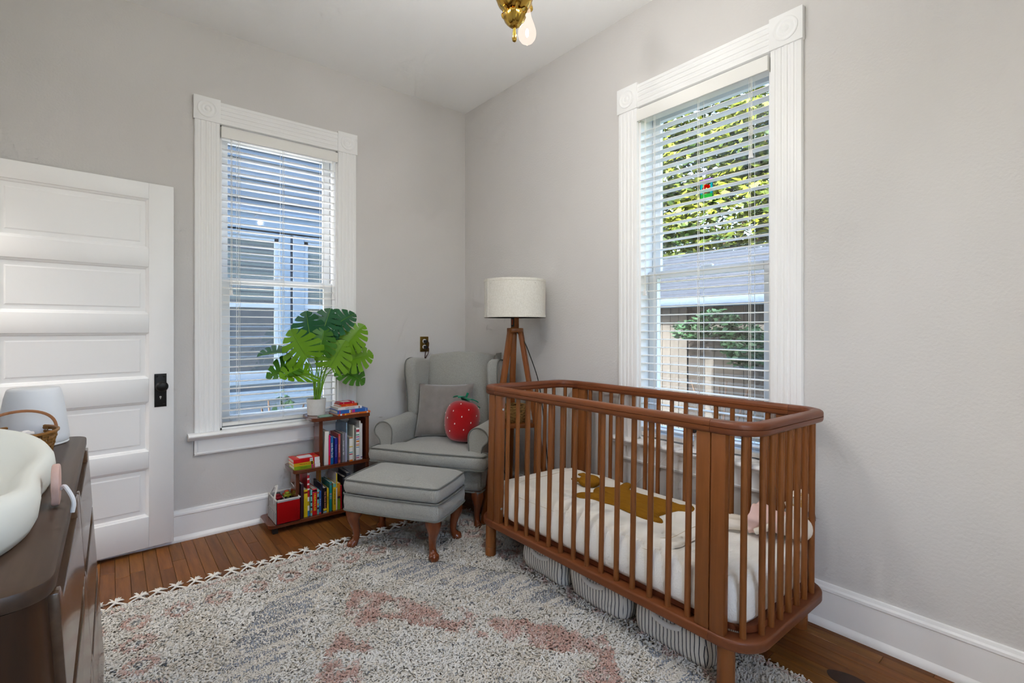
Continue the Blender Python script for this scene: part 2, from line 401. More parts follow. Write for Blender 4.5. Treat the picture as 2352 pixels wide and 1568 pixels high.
# ------------------------------------------------------------------ windows with casing, sashes and blinds
CW = .13
FLUTE = [(0,.010),(.004,.018),(.020,.020),(.0235,.0172),(.0305,.0172),(.034,.020),(.0455,.020),(.049,.0172),(.056,.0172),(.0595,.020),(.0705,.020),(.074,.0172),(.081,.0172),(.0845,.020),(.096,.020),(.0995,.0172),(.1065,.0172),(.110,.020),(.126,.018),(.13,.010)]
def fluted_v(x0, z0, z1): return MB().prism([(x0+a, -d) for a, d in FLUTE] + [(x0+CW, 0), (x0, 0)], z0, z1, 'z')
def fluted_h(z0, x0, x1): return MB().prism([(-d, z0+a) for a, d in FLUTE] + [(0, z0+CW), (0, z0)], x0, x1, 'x')
def window(n, loc, rz, label):
    w = struct(thing('window_%d' % n, label, 'window', loc, (0,0,rz))); del w['category']
    top = OPH
    for x0 in (-CW, OPW): part('side_casing', fluted_v(x0, 0, top), M['trim'], w, sharp=25)
    part('head_casing', fluted_h(top, 0, OPW), M['trim'], w, sharp=25)
    for x0 in (-CW-.004, OPW-.001):
        b = part('corner_block', MB().rbox(x0, x0+CW+.005, -.026, 0, top, top+CW+.008, .002, 2), M['trim'], w)
        cx, cz = x0+(CW+.005)/2, top+(CW+.008)/2
        prof = [(.050,0),(.050,.003),(.047,.005),(.043,.004),(.039,.0008),(.033,.0008),(.028,.004),(.023,.005),(.019,.003),(.015,.001),(.012,.003),(.006,.0062),(0,.007)]
        part('rosette', MB().lathe(prof, 32).xf(Matrix.Translation((cx,-.026,cz)) @ Matrix.Rotation(PI/2,4,'X')), M['trim'], b, sharp=50)
    part('stool', MB().rprism([(.10,-.001),(-.050,-.001),(-.062,-.006),(-.064,-.014),(-.058,-.022),(-.040,-.026),(-.034,-.034),(-.022,-.042),(0,-.044),(.10,-.03)], -CW-.032, OPW+CW+.032, 'x', .0015, 1), M['trim'], w, sharp=30)
    ap = MB().box(-CW, OPW+CW, -.012, 0, -.128, -.030)
    ap.box(-CW+.018, OPW+CW-.018, -.017, -.011, -.112, -.030)
    ap.rprism([(0,-.108),(-.015,-.112),(-.021,-.118),(-.018,-.128),(0,-.132)], -CW, OPW+CW, 'x', .001, 1)
    ap.box(-CW, -CW+.014, -.019, 0, -.128, -.03).box(OPW+CW-.014, OPW+CW, -.019, 0, -.128, -.03)
    part('apron', ap, M['trim'], w, sharp=25)
    j = MB().box(-.001,.010,0,TH+.02,0,top).box(OPW-.010,OPW+.001,0,TH+.02,0,top).box(0,OPW,0,TH+.02,top-.010,top+.001).box(0,OPW,.0,TH+.04,-.001,.012)
    part('jamb', j, M['trim'], w, smooth=False)
    mid = .915                                           # top of the lower sash
    def sash(nm, y0, y1, z0, z1, bot, topw, st):
        f = MB().rbox(.012, .012+st, y0, y1, z0, z1, .002, 1).rbox(OPW-.012-st, OPW-.012, y0, y1, z0, z1, .002, 1)
        f.rbox(.012+st, OPW-.012-st, y0, y1, z0, z0+bot, .002, 1).rbox(.012+st, OPW-.012-st, y0, y1, z1-topw, z1, .002, 1)
        s = part(nm, f, M['vinyl'], w)
        part('pane', MB().box(.012+st-.003, OPW-.012-st+.003, (y0+y1)/2-.002, (y0+y1)/2+.002, z0+bot-.003, z1-topw+.003), M['pane'], s, smooth=False)
        return s
    sash('lower_sash', .072, .104, .014, mid, .055, .040, .052)
    sash('upper_sash', .108, .138, mid-.035, top-.012, .038, .050, .046)
    part('sash_lock', MB().rbox(OPW*.5-.03, OPW*.5+.03, .078, .1, mid, mid+.014, .004, 2), M['vinyl'], w)
    return w
def blind(loc, rz, label, group, cords):
    b = thing('window_blind', label, 'window blind', loc, (0,0,rz), group)
    part('headrail', MB().rbox(.008, OPW-.008, -.004, .052, OPH-.070, OPH-.014, .003, 1), M['blind'], b)
    v = part('valance', MB().rprism([(-.030,-.080),(-.022,-.080),(-.020,-.075),(-.020,-.024),(-.016,-.018),(-.020,-.012),(-.028,-.014),(-.031,-.024),(-.032,-.072)], .004, OPW-.004, 'x', .001, 1).xf(Matrix.Translation((0,0,OPH))), M['blind_cream'], b, sharp=30)
    for q in (.004, OPW-.008): part('valance_return', MB().box(q,q+.004,-.02,.04,OPH-.08,OPH-.016), M['blind_cream'], v, smooth=False)
    sl = MB(); x0, x1 = .013, OPW-.013
    prof = [(-.025,-.0012),(-.0125,.0006),(0,.0012),(.0125,.0006),(.025,-.0012)]
    top = [(a, c+.0014) for a, c in prof]; bot = [(a, c-.0014) for a, c in reversed(prof)]
    sl.prism(top+bot, x0, x1, 'x'); sm = mesh_of('slat', sl, M['blind'], 50)
    n = 38; z0 = .066
    for i in range(n): ob('slat', sm, b, (0, .026, z0+.0435*i), (math.radians(rnd.uniform(-1.2,1.2)), 0, 0))
    part('bottom_rail', MB().rbox(x0, x1, -.002, .052, .020, .040, .004, 2), M['blind'], b)
    for fx in (.125, .5, .875):
        x = x0+(x1-x0)*fx; lad = MB()
        for yy in (-.0035, .0545): lad.tube([(x,yy,.03),(x,yy,OPH-.04)], .0013, 5, False)
        for i in range(n): lad.tube([(x,-.0035,z0+.0435*i-.0035),(x,.0545,z0+.0435*i-.0035)], .0007, 4, False)
        part('ladder_cord', lad, M['cord'], b)
        part('lift_cord', MB().tube([(x+.008,-.004,.04),(x+.008,-.004,OPH-.04)], .0011, 5, False), M['cord'], b)
    for (x, zt, knot) in cords:
        zc = zt
        pts = [(x,-.012,OPH-.05),(x+.001,-.014,(OPH+zc)/2),(x,-.014,zc+.03)]
        c = part('pull_cord', MB().tube(pts, .0014, 5, False).tube([(p[0]+.006,p[1],p[2]) for p in pts], .0014, 5, False), M['cord'], b)
        for dx in (0,.008): part('tassel', MB().lathe([(.002,.034),(.004,.03),(.0045,.018),(.008,.004),(.008,0),(0,-.001)], 10, (x+dx-.002,-.014,zc)), M['white_plastic'], c)
        if knot:
            kn = MB()
            for q in range(5):
                a = q*1.3; ce = Vector((x+.003,-.016,knot))
                kn.tube([ce+Vector((.013*math.cos(a+t)*math.sin(t*1.7+q), -.006+.006*math.sin(t*2), .02*math.sin(a+t*1.2))) for t in [k*.45 for k in range(12)]], .0013, 4, False)
            part('knot', kn, M['cord'], c)
    return b
window(1, (WLX, 0, OZ), 0, 'white cased window over the book shelf')
window(2, (0, WRY, OZ), -PI/2, 'white cased window behind the crib')
blind((WLX, 0, OZ), 0, 'white slatted blind in the window behind the plant', 'window blinds', [(.055, .80, None), (OPW-.035, .80, None)])
blind((0, WRY, OZ), -PI/2, 'white slatted blind in the window behind the crib', 'window blinds', [(.045, .78, None), (OPW-.085, 1.37, 1.49)])

w3 = struct(thing('window_3', 'added white window behind the viewer for fill daylight', 'window', (RWX0, YR, RWZ0))); del w3['category']  # unseen window, put in to light the room more evenly
RW, RH = RWX1-RWX0, RWZ1-RWZ0
for a, b, c, d in ((-.12,0,-.12,RH+.12),(RW,RW+.12,-.12,RH+.12),(0,RW,RH,RH+.12),(0,RW,-.12,0)): part('casing', MB().rbox(a,b,0,.02,c,d,.003,1), M['trim'], w3)
for a, b, c, d in ((0,.05,0,RH),(RW-.05,RW,0,RH),(RW/2-.03,RW/2+.03,0,RH),(.05,RW-.05,0,.05),(.05,RW-.05,RH-.05,RH),(.05,RW-.05,RH/2-.02,RH/2+.02)): part('sash_bar', MB().rbox(a,b,-.10,-.06,c,d,.003,1), M['vinyl'], w3)
for a, b in ((.05,RW/2-.03),(RW/2+.03,RW-.05)):
    for c, d in ((.05,RH/2-.02),(RH/2+.02,RH-.05)): part('pane', MB().box(a,b,-.082,-.078,c,d), M['pane'], w3, smooth=False)
for nm_, loc_, rot_, sx_, sy_ in (('portal', (WLX+OPW/2, .22, OZ+OPH/2), (PI/2,0,0), OPW, OPH), ('portal', (.22, WRY-OPW/2, OZ+OPH/2), (PI/2,0,-PI/2), OPW, OPH), ('portal', (RWX0+RW/2, YR-.2, RWZ0+RH/2), (PI/2,0,PI), RW, RH)):
    pl_ = bpy.data.lights.new(nm_, 'AREA'); pl_.shape = 'RECTANGLE'; pl_.size = sx_; pl_.size_y = sy_; pl_.cycles.is_portal = True
    po_ = bpy.data.objects.new(nm_, pl_); COL.objects.link(po_); po_.location = loc_; po_.rotation_euler = rot_

# brass outlet on the wall beside the chair
o = thing('wall_outlet', 'brass wall outlet plate with two black plugs above the armchair', 'wall outlet', (-.379, 0, 1.083))
part('cover_plate', MB().rbox(-.036, .036, -.006, 0, -.058, .058, .004, 2), M['brass_dull'], o)
for z in (.022, -.022):
    part('receptacle', MB().lathe([(.017,0),(.017,.003),(.015,.004),(0,.004)], 20).xf(Matrix.Translation((0,-.006,z)) @ Matrix.Rotation(PI/2,4,'X')), M['white_plastic'], o)
for z in (.022, -.022):
    pl = thing('power_plug', 'black plug in the upper brass outlet socket' if z > 0 else 'black plug in the lower brass outlet socket', 'plug', (-.379, -.010, 1.083+z), group='plugs in the brass outlet')
    part('plug_body', MB().rbox(-.012, .014, -.022, 0, -.011, .011, .004, 2), M['cordblack'], pl)
    part('plug_cord', MB().tube(spline([(.012,-.014,0),(.026,-.016,-.012),(.022,-.014,-.05),(-.002,-.012,-.10),(-.012,-.014,-.30-z),(-.006,-.014,-.55-z)], 6), .003, 6), M['cordbrown'], pl)

# ------------------------------------------------------------------ outdoors
M['ground'] = mat('lawn', srgb(70,84,46), .95, var=(3, srgb(96,92,60), .3))
M['siding'] = mat('blue_siding', srgb(70,86,102), .7, bump=(4,.1))
M['siding_trim'] = mat('blue_trim', srgb(86,106,126), .6)
M['siding_white'] = mat('pale_trim', srgb(116,132,148), .6)
M['far_glass'] = mat('far_glass', srgb(38,50,60), .08, spec=.8)
M['far_blind'] = mat('far_blind', srgb(62,76,80), .7)
M['shingle'] = mat('shingle_roof', srgb(30,38,50), .9, var=(20, srgb(22,28,38), .3), stretch=(1,1,4), bump=(40,.5))
M['gutter'] = mat('gutter', srgb(56,70,92), .5)
M['fence'] = mat('weathered_board', srgb(66,63,60), .9, var=(3, srgb(48,46,44), .3), stretch=(8,8,.6), rand=.15)
M['bark'] = mat('bark', srgb(70,56,46), .95, bump=(30,.8))
M['tree_leaf'] = mat('tree_leaf', srgb(98,106,26), .6, var=(1.6, srgb(32,52,22), .10), spec=.2, coord='Object')
M['bush_leaf'] = mat('bush_leaf', srgb(26,50,34), .6, var=(3, srgb(38,66,40), .2), spec=.2)
M['concrete'] = mat('concrete', srgb(222,219,212), .9, var=(3, srgb(206,202,196), .3))
struct(part('path', MB().box(-20, 3.6, TH+.06, 2.94, -.64, -.612), M['concrete'], smooth=False), 'pale concrete path added between the houses to bounce sunlight indoors')  # added reflector: throws sun up through the blinds onto the ceiling
struct(part('ground', MB().box(-20, 40, -25, 40, -.72, -.62), M['ground'], smooth=False), 'lawn outside the windows')
def leaves_mesh(name, blobs, n, size, mt, seed, flat=.35):
    rg = np.random.default_rng(seed); w = np.array([b[3]*b[4]*b[5] for b in blobs])**.67; w = w/w.sum()
    idx = rg.choice(len(blobs), n, p=w); B = np.array(blobs)
    d = rg.normal(size=(n,3)); d /= np.linalg.norm(d,axis=1)[:,None]
    rad = rg.uniform(.45,1,size=(n,1))**.6
    p = B[idx,:3] + d*rad*B[idx,3:6]
    a = rg.normal(size=(n,3)); a[:,2] *= flat; a /= np.linalg.norm(a,axis=1)[:,None]
    nrm = rg.normal(size=(n,3)) + np.array([-.5,0,.9]); b = np.cross(nrm,a); b /= np.linalg.norm(b,axis=1)[:,None]
    s = size*rg.uniform(.6,1.3,size=(n,1))
    V = np.stack([p-a*s, p+b*s*.45+a*s*.1, p+a*s, p-b*s*.45+a*s*.1], 1).reshape(-1,3)
    me = bpy.data.meshes.new(name); me.vertices.add(4*n); me.vertices.foreach_set('co', V.ravel())
    me.loops.add(4*n); me.loops.foreach_set('vertex_index', np.arange(4*n))
    me.polygons.add(n); me.polygons.foreach_set('loop_start', np.arange(n)*4)
    me.update(calc_edges=True); me.materials.append(mt); return me
def tree(loc, blobs, n, size, label, seed, mt, trunk, group=None):
    t = thing('tree', label, 'tree', loc, group=group)
    f = ob('foliage', leaves_mesh('foliage', blobs, n, size, mt, seed), t); f['kind'] = 'stuff'
    part('trunk', MB().tube([(0,0,0),(.05,.02,trunk*.5),(.1,.1,trunk)], [.2,.16,.1], 10), M['bark'], t)
    for b in blobs[::2]:
        part('branch', MB().tube(spline([(.06,.05,trunk*.6),((b[0])*.45,(b[1])*.45,lerp(trunk*.8,b[2],.4)),(b[0],b[1],b[2])],5), [.07,.065,.06,.055,.05,.045,.04,.035,.03,.025,.02], 6), M['bark'], t)
    return t
tree((9.6, 2.6, -.62), [(0,0,4.6,1.5,1.5,1.1),(-.6,1.5,3.9,1.2,1.2,.9),(.2,-1.4,4.6,1.1,1.0,.8),(0,.7,6.0,1.6,1.8,1.1),(.2,3.0,3.3,1.2,1.2,1.0),(.4,2.6,5.1,1.3,1.4,1.1),(-.2,-1.0,6.3,1.3,1.5,.9),(-.4,.4,3.2,.9,.8,.5),(-.2,-2.1,5.7,1.0,1.0,.8),(.3,4.3,4.4,1.3,1.2,1.5),(0,1.2,7.4,1.6,2.2,1.1)], 27000, .11, 'yellow green tree filling the upper sash behind the crib', 3, M['tree_leaf'], 4.2)
tree((13.5, 7.4, -.62), [(0,0,3.4,2.2,2.2,1.6),(0,-2.2,2.9,1.4,1.5,.9),(0,2.4,4.4,1.8,2.0,2.0)], 9000, .14, 'darker tree low behind the garage roof', 9, M['tree_leaf'], 3.0)
# garage across the yard
g = thing('garage', 'grey board garage with blue shingled roof and gutter', 'garage', (4.45, 2.0, -.62))
bi = 0; y = -4.6
bm_ = mesh_of('wall_board', MB().rbox(0,.025,0,.138,0,2.3,.004,1), M['fence'])
while y < .75:
    if not (-1.75 < y < -1.42): ob('wall_board', bm_, g, (0, y, 0))
    y += .142
part('opening_shade', MB().box(.04,.06,-1.8,-1.3,0,2.2), M['dark'], g, smooth=False)  # near-black panel stands in for shade in the wall opening
rf = MB().prism([(-.34,2.20),(2.3,3.25),(2.3,3.29),(-.34,2.25)], -4.9, .85, 'y')
for k in range(13):
    x0 = -.34+k*.2; z0 = 2.25+(x0+.34)*.394; rf.prism([(x0,z0-.01),(x0+.22,z0+.082),(x0+.22,z0+.088),(x0,z0+.012)], -4.9, .85, 'y')
part('roof', rf, M['shingle'], g, smooth=False)
part('gutter', MB().rprism([(-.42,2.16),(-.42,2.26),(-.40,2.26),(-.30,2.26),(-.30,2.18),(-.33,2.13)], -4.9, .85, 'y', .006, 1).xf(Matrix.Identity(4)), M['gutter'], g)
def bush(loc, blobs, n, size, label, seed):
    t = thing('bush', label, 'bush', loc); f = ob('foliage', leaves_mesh('foliage', blobs, n, size, M['bush_leaf'], seed), t); f['kind'] = 'stuff'
    for k in range(4): part('stem', MB().tube([(0,0,0),(.1*math.cos(k*1.7),.2*math.sin(k*1.7),.5),(.2*math.cos(k*1.7),.4*math.sin(k*1.7),1.1)], [.025,.018,.008], 6), M['bark'], t)
bush((4.05, -.05, -.62), [(0,.05,1.90,.18,.34,.20),(0,-.35,1.60,.2,.32,.30),(.05,.45,1.80,.15,.28,.15)], 1500, .05, 'leafy green bush under the garage gutter', 21)
# neighbour house
hs = thing('neighbour_house', 'pale blue sided neighbour house with two curtained windows', 'house', (0, 3.0, -.62))
sd = MB(); z = 0
while z < 5.0:
    sd.add([(-7,-.018,z),(6,-.018,z),(6,0,z+.115),(-7,0,z+.115),(-7,0,z),(6,0,z)], [(0,1,2,3),(4,5,1,0)]); z += .115
part('siding', sd, M['siding'], hs, smooth=False)
part('house_wall', MB().box(-7,6,.001,.2,0,5.0), M['siding'], hs, smooth=False)
part('frieze_board', MB().rbox(-7,6,-.05,0,2.98,3.17,.004,1).rbox(-7,6,-.08,0,3.17,3.21,.006,1), M['siding_trim'], hs)
part('water_table', MB().rbox(-7,6,-.05,0,.98,1.1,.004,1), M['siding_trim'], hs)
for x0, x1 in ((-2.15,-.69),(-.40,.45)):
    wz0, wz1 = 1.28, 2.96
    wf = part('window_frame', MB().rbox(x0-.13,x0,-.045,0,wz0-.05,wz1,.004,1).rbox(x1,x1+.13,-.045,0,wz0-.05,wz1,.004,1).rbox(x0,x1,-.045,0,wz1-.06,wz1,.004,1).rbox(x0-.17,x1+.17,-.08,0,wz0-.10,wz0-.04,.004,1), M['siding_trim'], hs)
    part('sash', MB().rbox(x0,x0+.05,-.03,.0,wz0,wz1-.06,.003,1).rbox(x1-.05,x1,-.03,.0,wz0,wz1-.06,.003,1).rbox(x0,x1,-.03,0,wz0-.04,wz0+.05,.003,1).rbox(x0,x1,-.035,0,2.07,2.13,.003,1).rbox(x0,x1,-.03,0,wz1-.11,wz1-.05,.003,1), M['siding_white'], wf)
    part('pane', MB().box(x0,x1,-.016,-.012,wz0,wz1-.06), M['far_glass'], wf, smooth=False)
    for k in range(14): part('blind_slat', MB().box(x0+.05,x1-.05,-.0175,-.0162,2.16+.05*k,2.16+.05*k+.034), M['far_blind'], wf, smooth=False)
bush((-1.0, 1.6, -.62), [(0,0,1.08,.10,.07,.16),(.05,0,.8,.2,.1,.2),(-.28,.1,.85,.1,.07,.12),(.22,0,.9,.08,.07,.1)], 110, .05, 'sparse leafy sprig low outside the window behind the plant', 31)
bush((-1.75, 1.6, -.62), [(0,0,1.08,.10,.07,.14),(.05,0,.8,.2,.1,.2)], 90, .05, 'smaller leafy sprig outside the window near its corner', 33)

# ------------------------------------------------------------------ chandelier
CX, CY = -1.248, -2.14
ch = thing('chandelier', 'polished brass chandelier with bare glowing bulbs on the ceiling', 'chandelier', (CX, CY, CH))
def dz(z): return z - CH
part('canopy', MB().lathe([(0,0),(.065,0),(.063,-.012),(.05,-.022),(.03,-.032),(.012,-.036),(.009,-.05)], 32), M['brass'], ch)
part('stem', MB().lathe([(.008,dz(2.93)),(.008,dz(2.40)),(.014,dz(2.39)),(.014,dz(2.37)),(.008,dz(2.36)),(.008,dz(2.345))], 16), M['brass'], ch)
part('bowl', MB().lathe([(.006,dz(2.352)),(.03,dz(2.345)),(.052,dz(2.325)),(.064,dz(2.295)),(.063,dz(2.262)),(.052,dz(2.235)),(.036,dz(2.217)),(.020,dz(2.207)),(.012,dz(2.205)),(.017,dz(2.2035)),(.017,dz(2.198)),(.011,dz(2.196)),(.010,dz(2.190)),(.014,dz(2.188)),(.008,dz(2.182))], 36), M['brass'], ch)
part('leaf_cup', MB().lathe([(.004,dz(2.1620)),(.012,dz(2.1630)),(.022,dz(2.1710)),(.031,dz(2.1830)),(.036,dz(2.1970)),(.034,dz(2.2040)),(.029,dz(2.1990)),(.020,dz(2.1930)),(.006,dz(2.1910))], 48, mod=lambda th,i: 1+.10*math.cos(12*th)*(i/8 if i < 6 else .6)), M['brass'], ch)
for k in range(6):
    a = k*PI/3; part('leaf_tip', MB().tube([(.030*math.cos(a),.030*math.sin(a),dz(2.1950)),(.038*math.cos(a),.038*math.sin(a),dz(2.2030)),(.042*math.cos(a),.042*math.sin(a),dz(2.2120)),(.039*math.cos(a),.039*math.sin(a),dz(2.2180))], [.004,.005,.004,.002], 6), M['brass'], ch)
part('finial', MB().lathe([(.004,dz(2.1750)),(.0035,dz(2.1670)),(.005,dz(2.1500)),(.0072,dz(2.1330)),(.0078,dz(2.1250)),(.006,dz(2.1180)),(0,dz(2.1140))], 16), M['brass'], ch)
M['filament'] = mat('filament_glow', (1,.85,.65,1), .5, emit=((1,.80,.56,1), 14.0))
M['bulb_frost'] = mat('bulb_warm', (1,.9,.82,1), .3, emit=((1,.80,.66,1), .9))
NB = 3; BR = .255
for k in range(NB):
    a = math.radians(90-YAW) - .19 + 2*PI*k/NB; ux, uy = math.cos(a), math.sin(a)
    pts = spline([(.05*ux,.05*uy,dz(2.31)),(.10*ux,.10*uy,dz(2.315)),(.17*ux,.17*uy,dz(2.35)),(.225*ux,.225*uy,dz(2.40)),(.25*ux,.25*uy,dz(2.435)),(BR*ux,BR*uy,dz(2.42))], 6)
    arm = part('arm', MB().tube(pts, .006, 8), M['brass'], ch)
    bx_, by_ = BR*ux, BR*uy
    part('socket', MB().lathe([(.012,dz(2.435)),(.018,dz(2.425)),(.019,dz(2.395)),(.022,dz(2.39)),(.022,dz(2.383)),(.014,dz(2.38))], 18, (bx_,by_,0)), M['brass'], arm)
    bl = part('bulb', MB().lathe([(.0125,dz(2.386)),(.0135,dz(2.366)),(.018,dz(2.348)),(.027,dz(2.325)),(.0335,dz(2.302)),(.034,dz(2.288)),(.030,dz(2.274)),(.022,dz(2.263)),(.010,dz(2.2565)),(.003,dz(2.254)),(.0022,dz(2.249)),(0,dz(2.247))], 24, (bx_,by_,0)), M['bulb_glass'], ch)
    part('filament', MB().ball((bx_,by_,dz(2.296)), .006, .006, .016, 12, 8), M['filament'], bl)
    ld = bpy.data.lights.new('bulb_light', 'POINT'); ld.energy = LAMP_W; ld.shadow_soft_size = .017; ld.color = (1,.975,.935)
    lo = bpy.data.objects.new('bulb_light', ld); COL.objects.link(lo); lo.parent = ch; lo.location = (bx_, by_, dz(2.296))

# ------------------------------------------------------------------ crib
def sweep2d(path, prof, closed=False):
    """profile (outward offset, z) carried along a plan path; outward = right of travel"""
    m = len(path); k = len(prof); vs = []
    for i in range(m):
        a = Vector(path[(i-1) % m] if (closed or i) else path[i]); b = Vector(path[(i+1) % m] if (closed or i < m-1) else path[i])
        t = (b-a).normalized(); n = Vector((t.y, -t.x)); p = Vector(path[i])
        vs += [(p.x+n.x*o, p.y+n.y*o, z) for o, z in prof]
    fs = []
    for i in range(m if closed else m-1):
        j = (i+1) % m
        for q in range(k): fs.append((i*k+q, i*k+(q+1)%k, j*k+(q+1)%k, j*k+q))
    if not closed: fs += [tuple(range(k-1,-1,-1)), tuple(range((m-1)*k, m*k))]
    return MB().add(vs, fs)
def rrect(w, h, r, n=5, wob=0):
    r = min(r, w/2, h/2)
    pts = []
    for cx, cz, a0 in ((w/2-r, h/2-r, 0), (-w/2+r, h/2-r, 90), (-w/2+r, -h/2+r, 180), (w/2-r, -h/2+r, 270)):
        for i in range(n+1):
            a = math.radians(a0+90*i/n); pts.append((cx+r*math.cos(a), cz+r*math.sin(a)))
    return pts
crib = thing('crib', 'brown wooden baby crib with rounded rails and round spindles', 'crib', (-.40, -1.92, .007), (0, math.radians(1.3), 0))
HX, HY, JY = .335, .735, .587
def u_path(sgn, hx, hy, r):
    """plan path of one U-shaped end from the joint on one side round to the other"""
    pts = [(-hx*sgn, -JY*sgn)]
    for i in range(9):
        a = i/8*PI/2; pts.append((-(hx-r+r*math.cos(a))*sgn, -(hy-r+r*math.sin(a))*sgn))
    for i in range(9):
        a = i/8*PI/2; pts.append(((hx-r+r*math.sin(a))*sgn, -(hy-r+r*math.cos(a))*sgn))
    pts.append((hx*sgn, -JY*sgn)); return pts
def cprof(w, z0, z1, r, groove=False):
    pr = [(a-w/2, b+(z0+z1)/2) for a, b in rrect(w, z1-z0, r, 4)]
    if groove:                                   # fine line below the rounded cap, both sides
        zc = z0+(z1-z0)*.50; out = []
        for i, (a, b) in enumerate(pr):
            out.append((a, b)); c, d = pr[(i+1) % len(pr)]
            if (b-zc)*(d-zc) < 0:
                s = -1 if a > -w/2 else 1
                st = [(a, zc+.0016), (a+s*.003, zc), (a, zc-.0016)]
                out += st if b > d else st[::-1]
        pr = out
    return pr
tp = cprof(.046, .842, .887, .0125, True); bp = cprof(.062, .160, .196, .008)
for nm, prf in (('top_rail', tp), ('bottom_rail', bp)):
    part(nm, sweep2d([(-HX, JY-.001), (-HX, -JY+.001)], prf), M['crib_h'], crib, sharp=50)
    part(nm, sweep2d([(HX, -JY+.001), (HX, JY-.001)], prf), M['crib_h'], crib, sharp=50)
    for s in (1, -1):
        p = sweep2d([(x, y) for x, y in u_path(s, HX, HY, .115)], prf)
        part(nm, p, M['crib_x'], crib, sharp=50)
spm = mesh_of('spindle', MB().tube([(0,0,.194),(0,0,.845)], .0107, 14, False), M['crib_v'], 60)
for sx in (-1, 1):
    for i in range(14): ob('spindle', spm, crib, (sx*.309, lerp(.5, -.5, i/13), 0))
ENDX = [-.281,-.211,-.141,-.0705,0,.0705,.141,.211,.281]
for sy in (-1, 1):
    for i, x in enumerate(ENDX): ob('spindle', spm, crib, (x, sy*(.678 if abs(x) > .27 else .706), 0))
pm_ = mesh_of('post', MB().rbox(-.015,.015,-.025,.025,.195,.844,.004,2), M['crib_v'])
scm = mesh_of('screw', MB().lathe([(.006,0),(.006,.001),(.0045,.002),(.003,.0012),(0,.0012)], 12), M['chrome'])
for sx in (-1, 1):
    for sy in (-1, 1):
        for d in (-.0265, .0265):
            p = ob('post', pm_, crib, (sx*.3135, sy*JY+d, 0))
            if d*sy < 0:
                for z in (.775, .27): ob('screw', scm, p, (0, -sy*.0252, z), (PI/2*sy, 0, 0))
        lg = part('leg', MB().lathe([(.0255,.046),(.0275,.048),(.0275,.162)], 24, (sx*.302, sy*.635, 0)), M['crib_v'], crib)
        part('leg_cap', MB().lathe([(.024,0),(.0275,.004),(.0275,.043),(.0258,.0455),(.0255,.047)], 24, (sx*.302, sy*.635, 0)), M['crib_v'], lg)
base = part('mattress_base', MB().rbox(-.265,-.225,-.66,.66,.200,.214,.003,1).rbox(.225,.265,-.66,.66,.200,.214,.003,1), M['crib_h'], crib)
for k in range(12): part('base_slat', MB().rbox(-.27,.27,-.66+k*.112,-.60+k*.112,.214,.222,.002,1), M['crib_x'], base)
part('base_frame', sweep2d(([( .287*math.copysign(abs(math.cos(t))**.22, math.cos(t)), .70*math.copysign(abs(math.sin(t))**.22, math.sin(t))) for t in [2*PI*i/64 for i in range(64)]]), [(0,.199),(0,.221),(-.035,.221),(-.035,.199)], True), M['crib_x'], crib, sharp=40)
# everything lying in the crib shares its slight tilt
def incrib(x, y, z): return crib.matrix_local @ Vector((x+.40, y+1.92, z))
bpy.context.view_layer.update()
TILT = crib.rotation_euler.copy(); CL = crib.location.copy()
def lump(p, s, a): return mnoise.noise(Vector(p)*s)*a
def mattress_shape():
    mb = MB(); nu, z0, z1 = 96, .222, .372; hx, hy = .292, .672
    def sup(t, hx, hy, e=.18):
        c, s_ = math.cos(t), math.sin(t); return hx*math.copysign(abs(c)**e, c), hy*math.copysign(abs(s_)**e, s_)
    prof = [(.0,z0-.0,.93),(.0,z0,.985),(.012,z0+.02,1.0),(.012,z0+.06,1.004),(.01,z0+.10,1.002),(.004,z1-.03,.993),(-.006,z1-.014,.978),(-.018,z1-.004,.955),(-.04,z1,.915)]
    def fn(u, v):
        t = 2*PI*u; j = v*(len(prof)-1); i = int(round(j)); o, z, k = prof[i]
        x, y = sup(t, hx+o, hy+o)
        wob = 0 if i in (0,) else lump((x*3,y*3,z*3), 4, .004)
        return (x*1.0+wob, y+wob, z + lump((x,y,z), 6, .003))
    mb.grid(fn, nu, len(prof), True)
    k = (len(prof)-1)*nu; mb.f.append(tuple(range(k, k+nu))); return mb
mt_ = part('mattress', mattress_shape(), M['sheet'], sharp=60, loc=CL, rot=TILT)
tag(mt_, 'white crib mattress in a crinkled muslin fitted sheet', 'mattress')
# cream quilt spread over the mattress
def quilt():
    x0, x1, y0, y1, r = -.690+.40, -.105+.40, -2.333+1.92, -1.335+1.92, .09
    outl = []
    for cx, cy, a0 in ((x1-r, y1-r, 0), (x0+r, y1-r, 90), (x0+r, y0+r, 180), (x1-r, y0+r, 270)):
        for i in range(9):
            a = math.radians(a0+90*i/8); outl.append((cx+r*math.cos(a), cy+r*math.sin(a)))
    full = []
    for i in range(len(outl)):
        a, b = Vector(outl[i]), Vector(outl[(i+1) % len(outl)]); n = max(1, int((b-a).length/.03))
        full += [a.lerp(b, k/n) for k in range(n)]
    return full
ql = quilt(); c0 = Vector((.0, .085)); n = len(ql); vs = []; fs = []; K = [1,.995,.98,.955,.9,.8,.6,.35]
Q0 = .3735
for j, k in enumerate(K):
    for p in ql:
        q = c0 + (p-c0)*k
        edge = -.0 if j else 0
        sag = -.030*smoothstep(.235,.292,abs(q.x))
        vs.append((q.x, q.y, Q0 + sag + (0 if j == 0 else .006+.004*min(1,j/3)) + lump((q.x,q.y,0), 7, .006)+.004))
for j in range(len(K)-1):
    for i in range(n): fs.append((j*n+i, j*n+(i+1)%n, (j+1)*n+(i+1)%n, (j+1)*n+i))
fs.append(tuple(range((len(K)-1)*n, len(K)*n)))
qo = part('quilt', MB().add(vs, fs), M['quilt'], sharp=70, loc=CL, rot=TILT); tag(qo, 'cream baby quilt with thin beige binding under the mustard bunny', 'quilt')
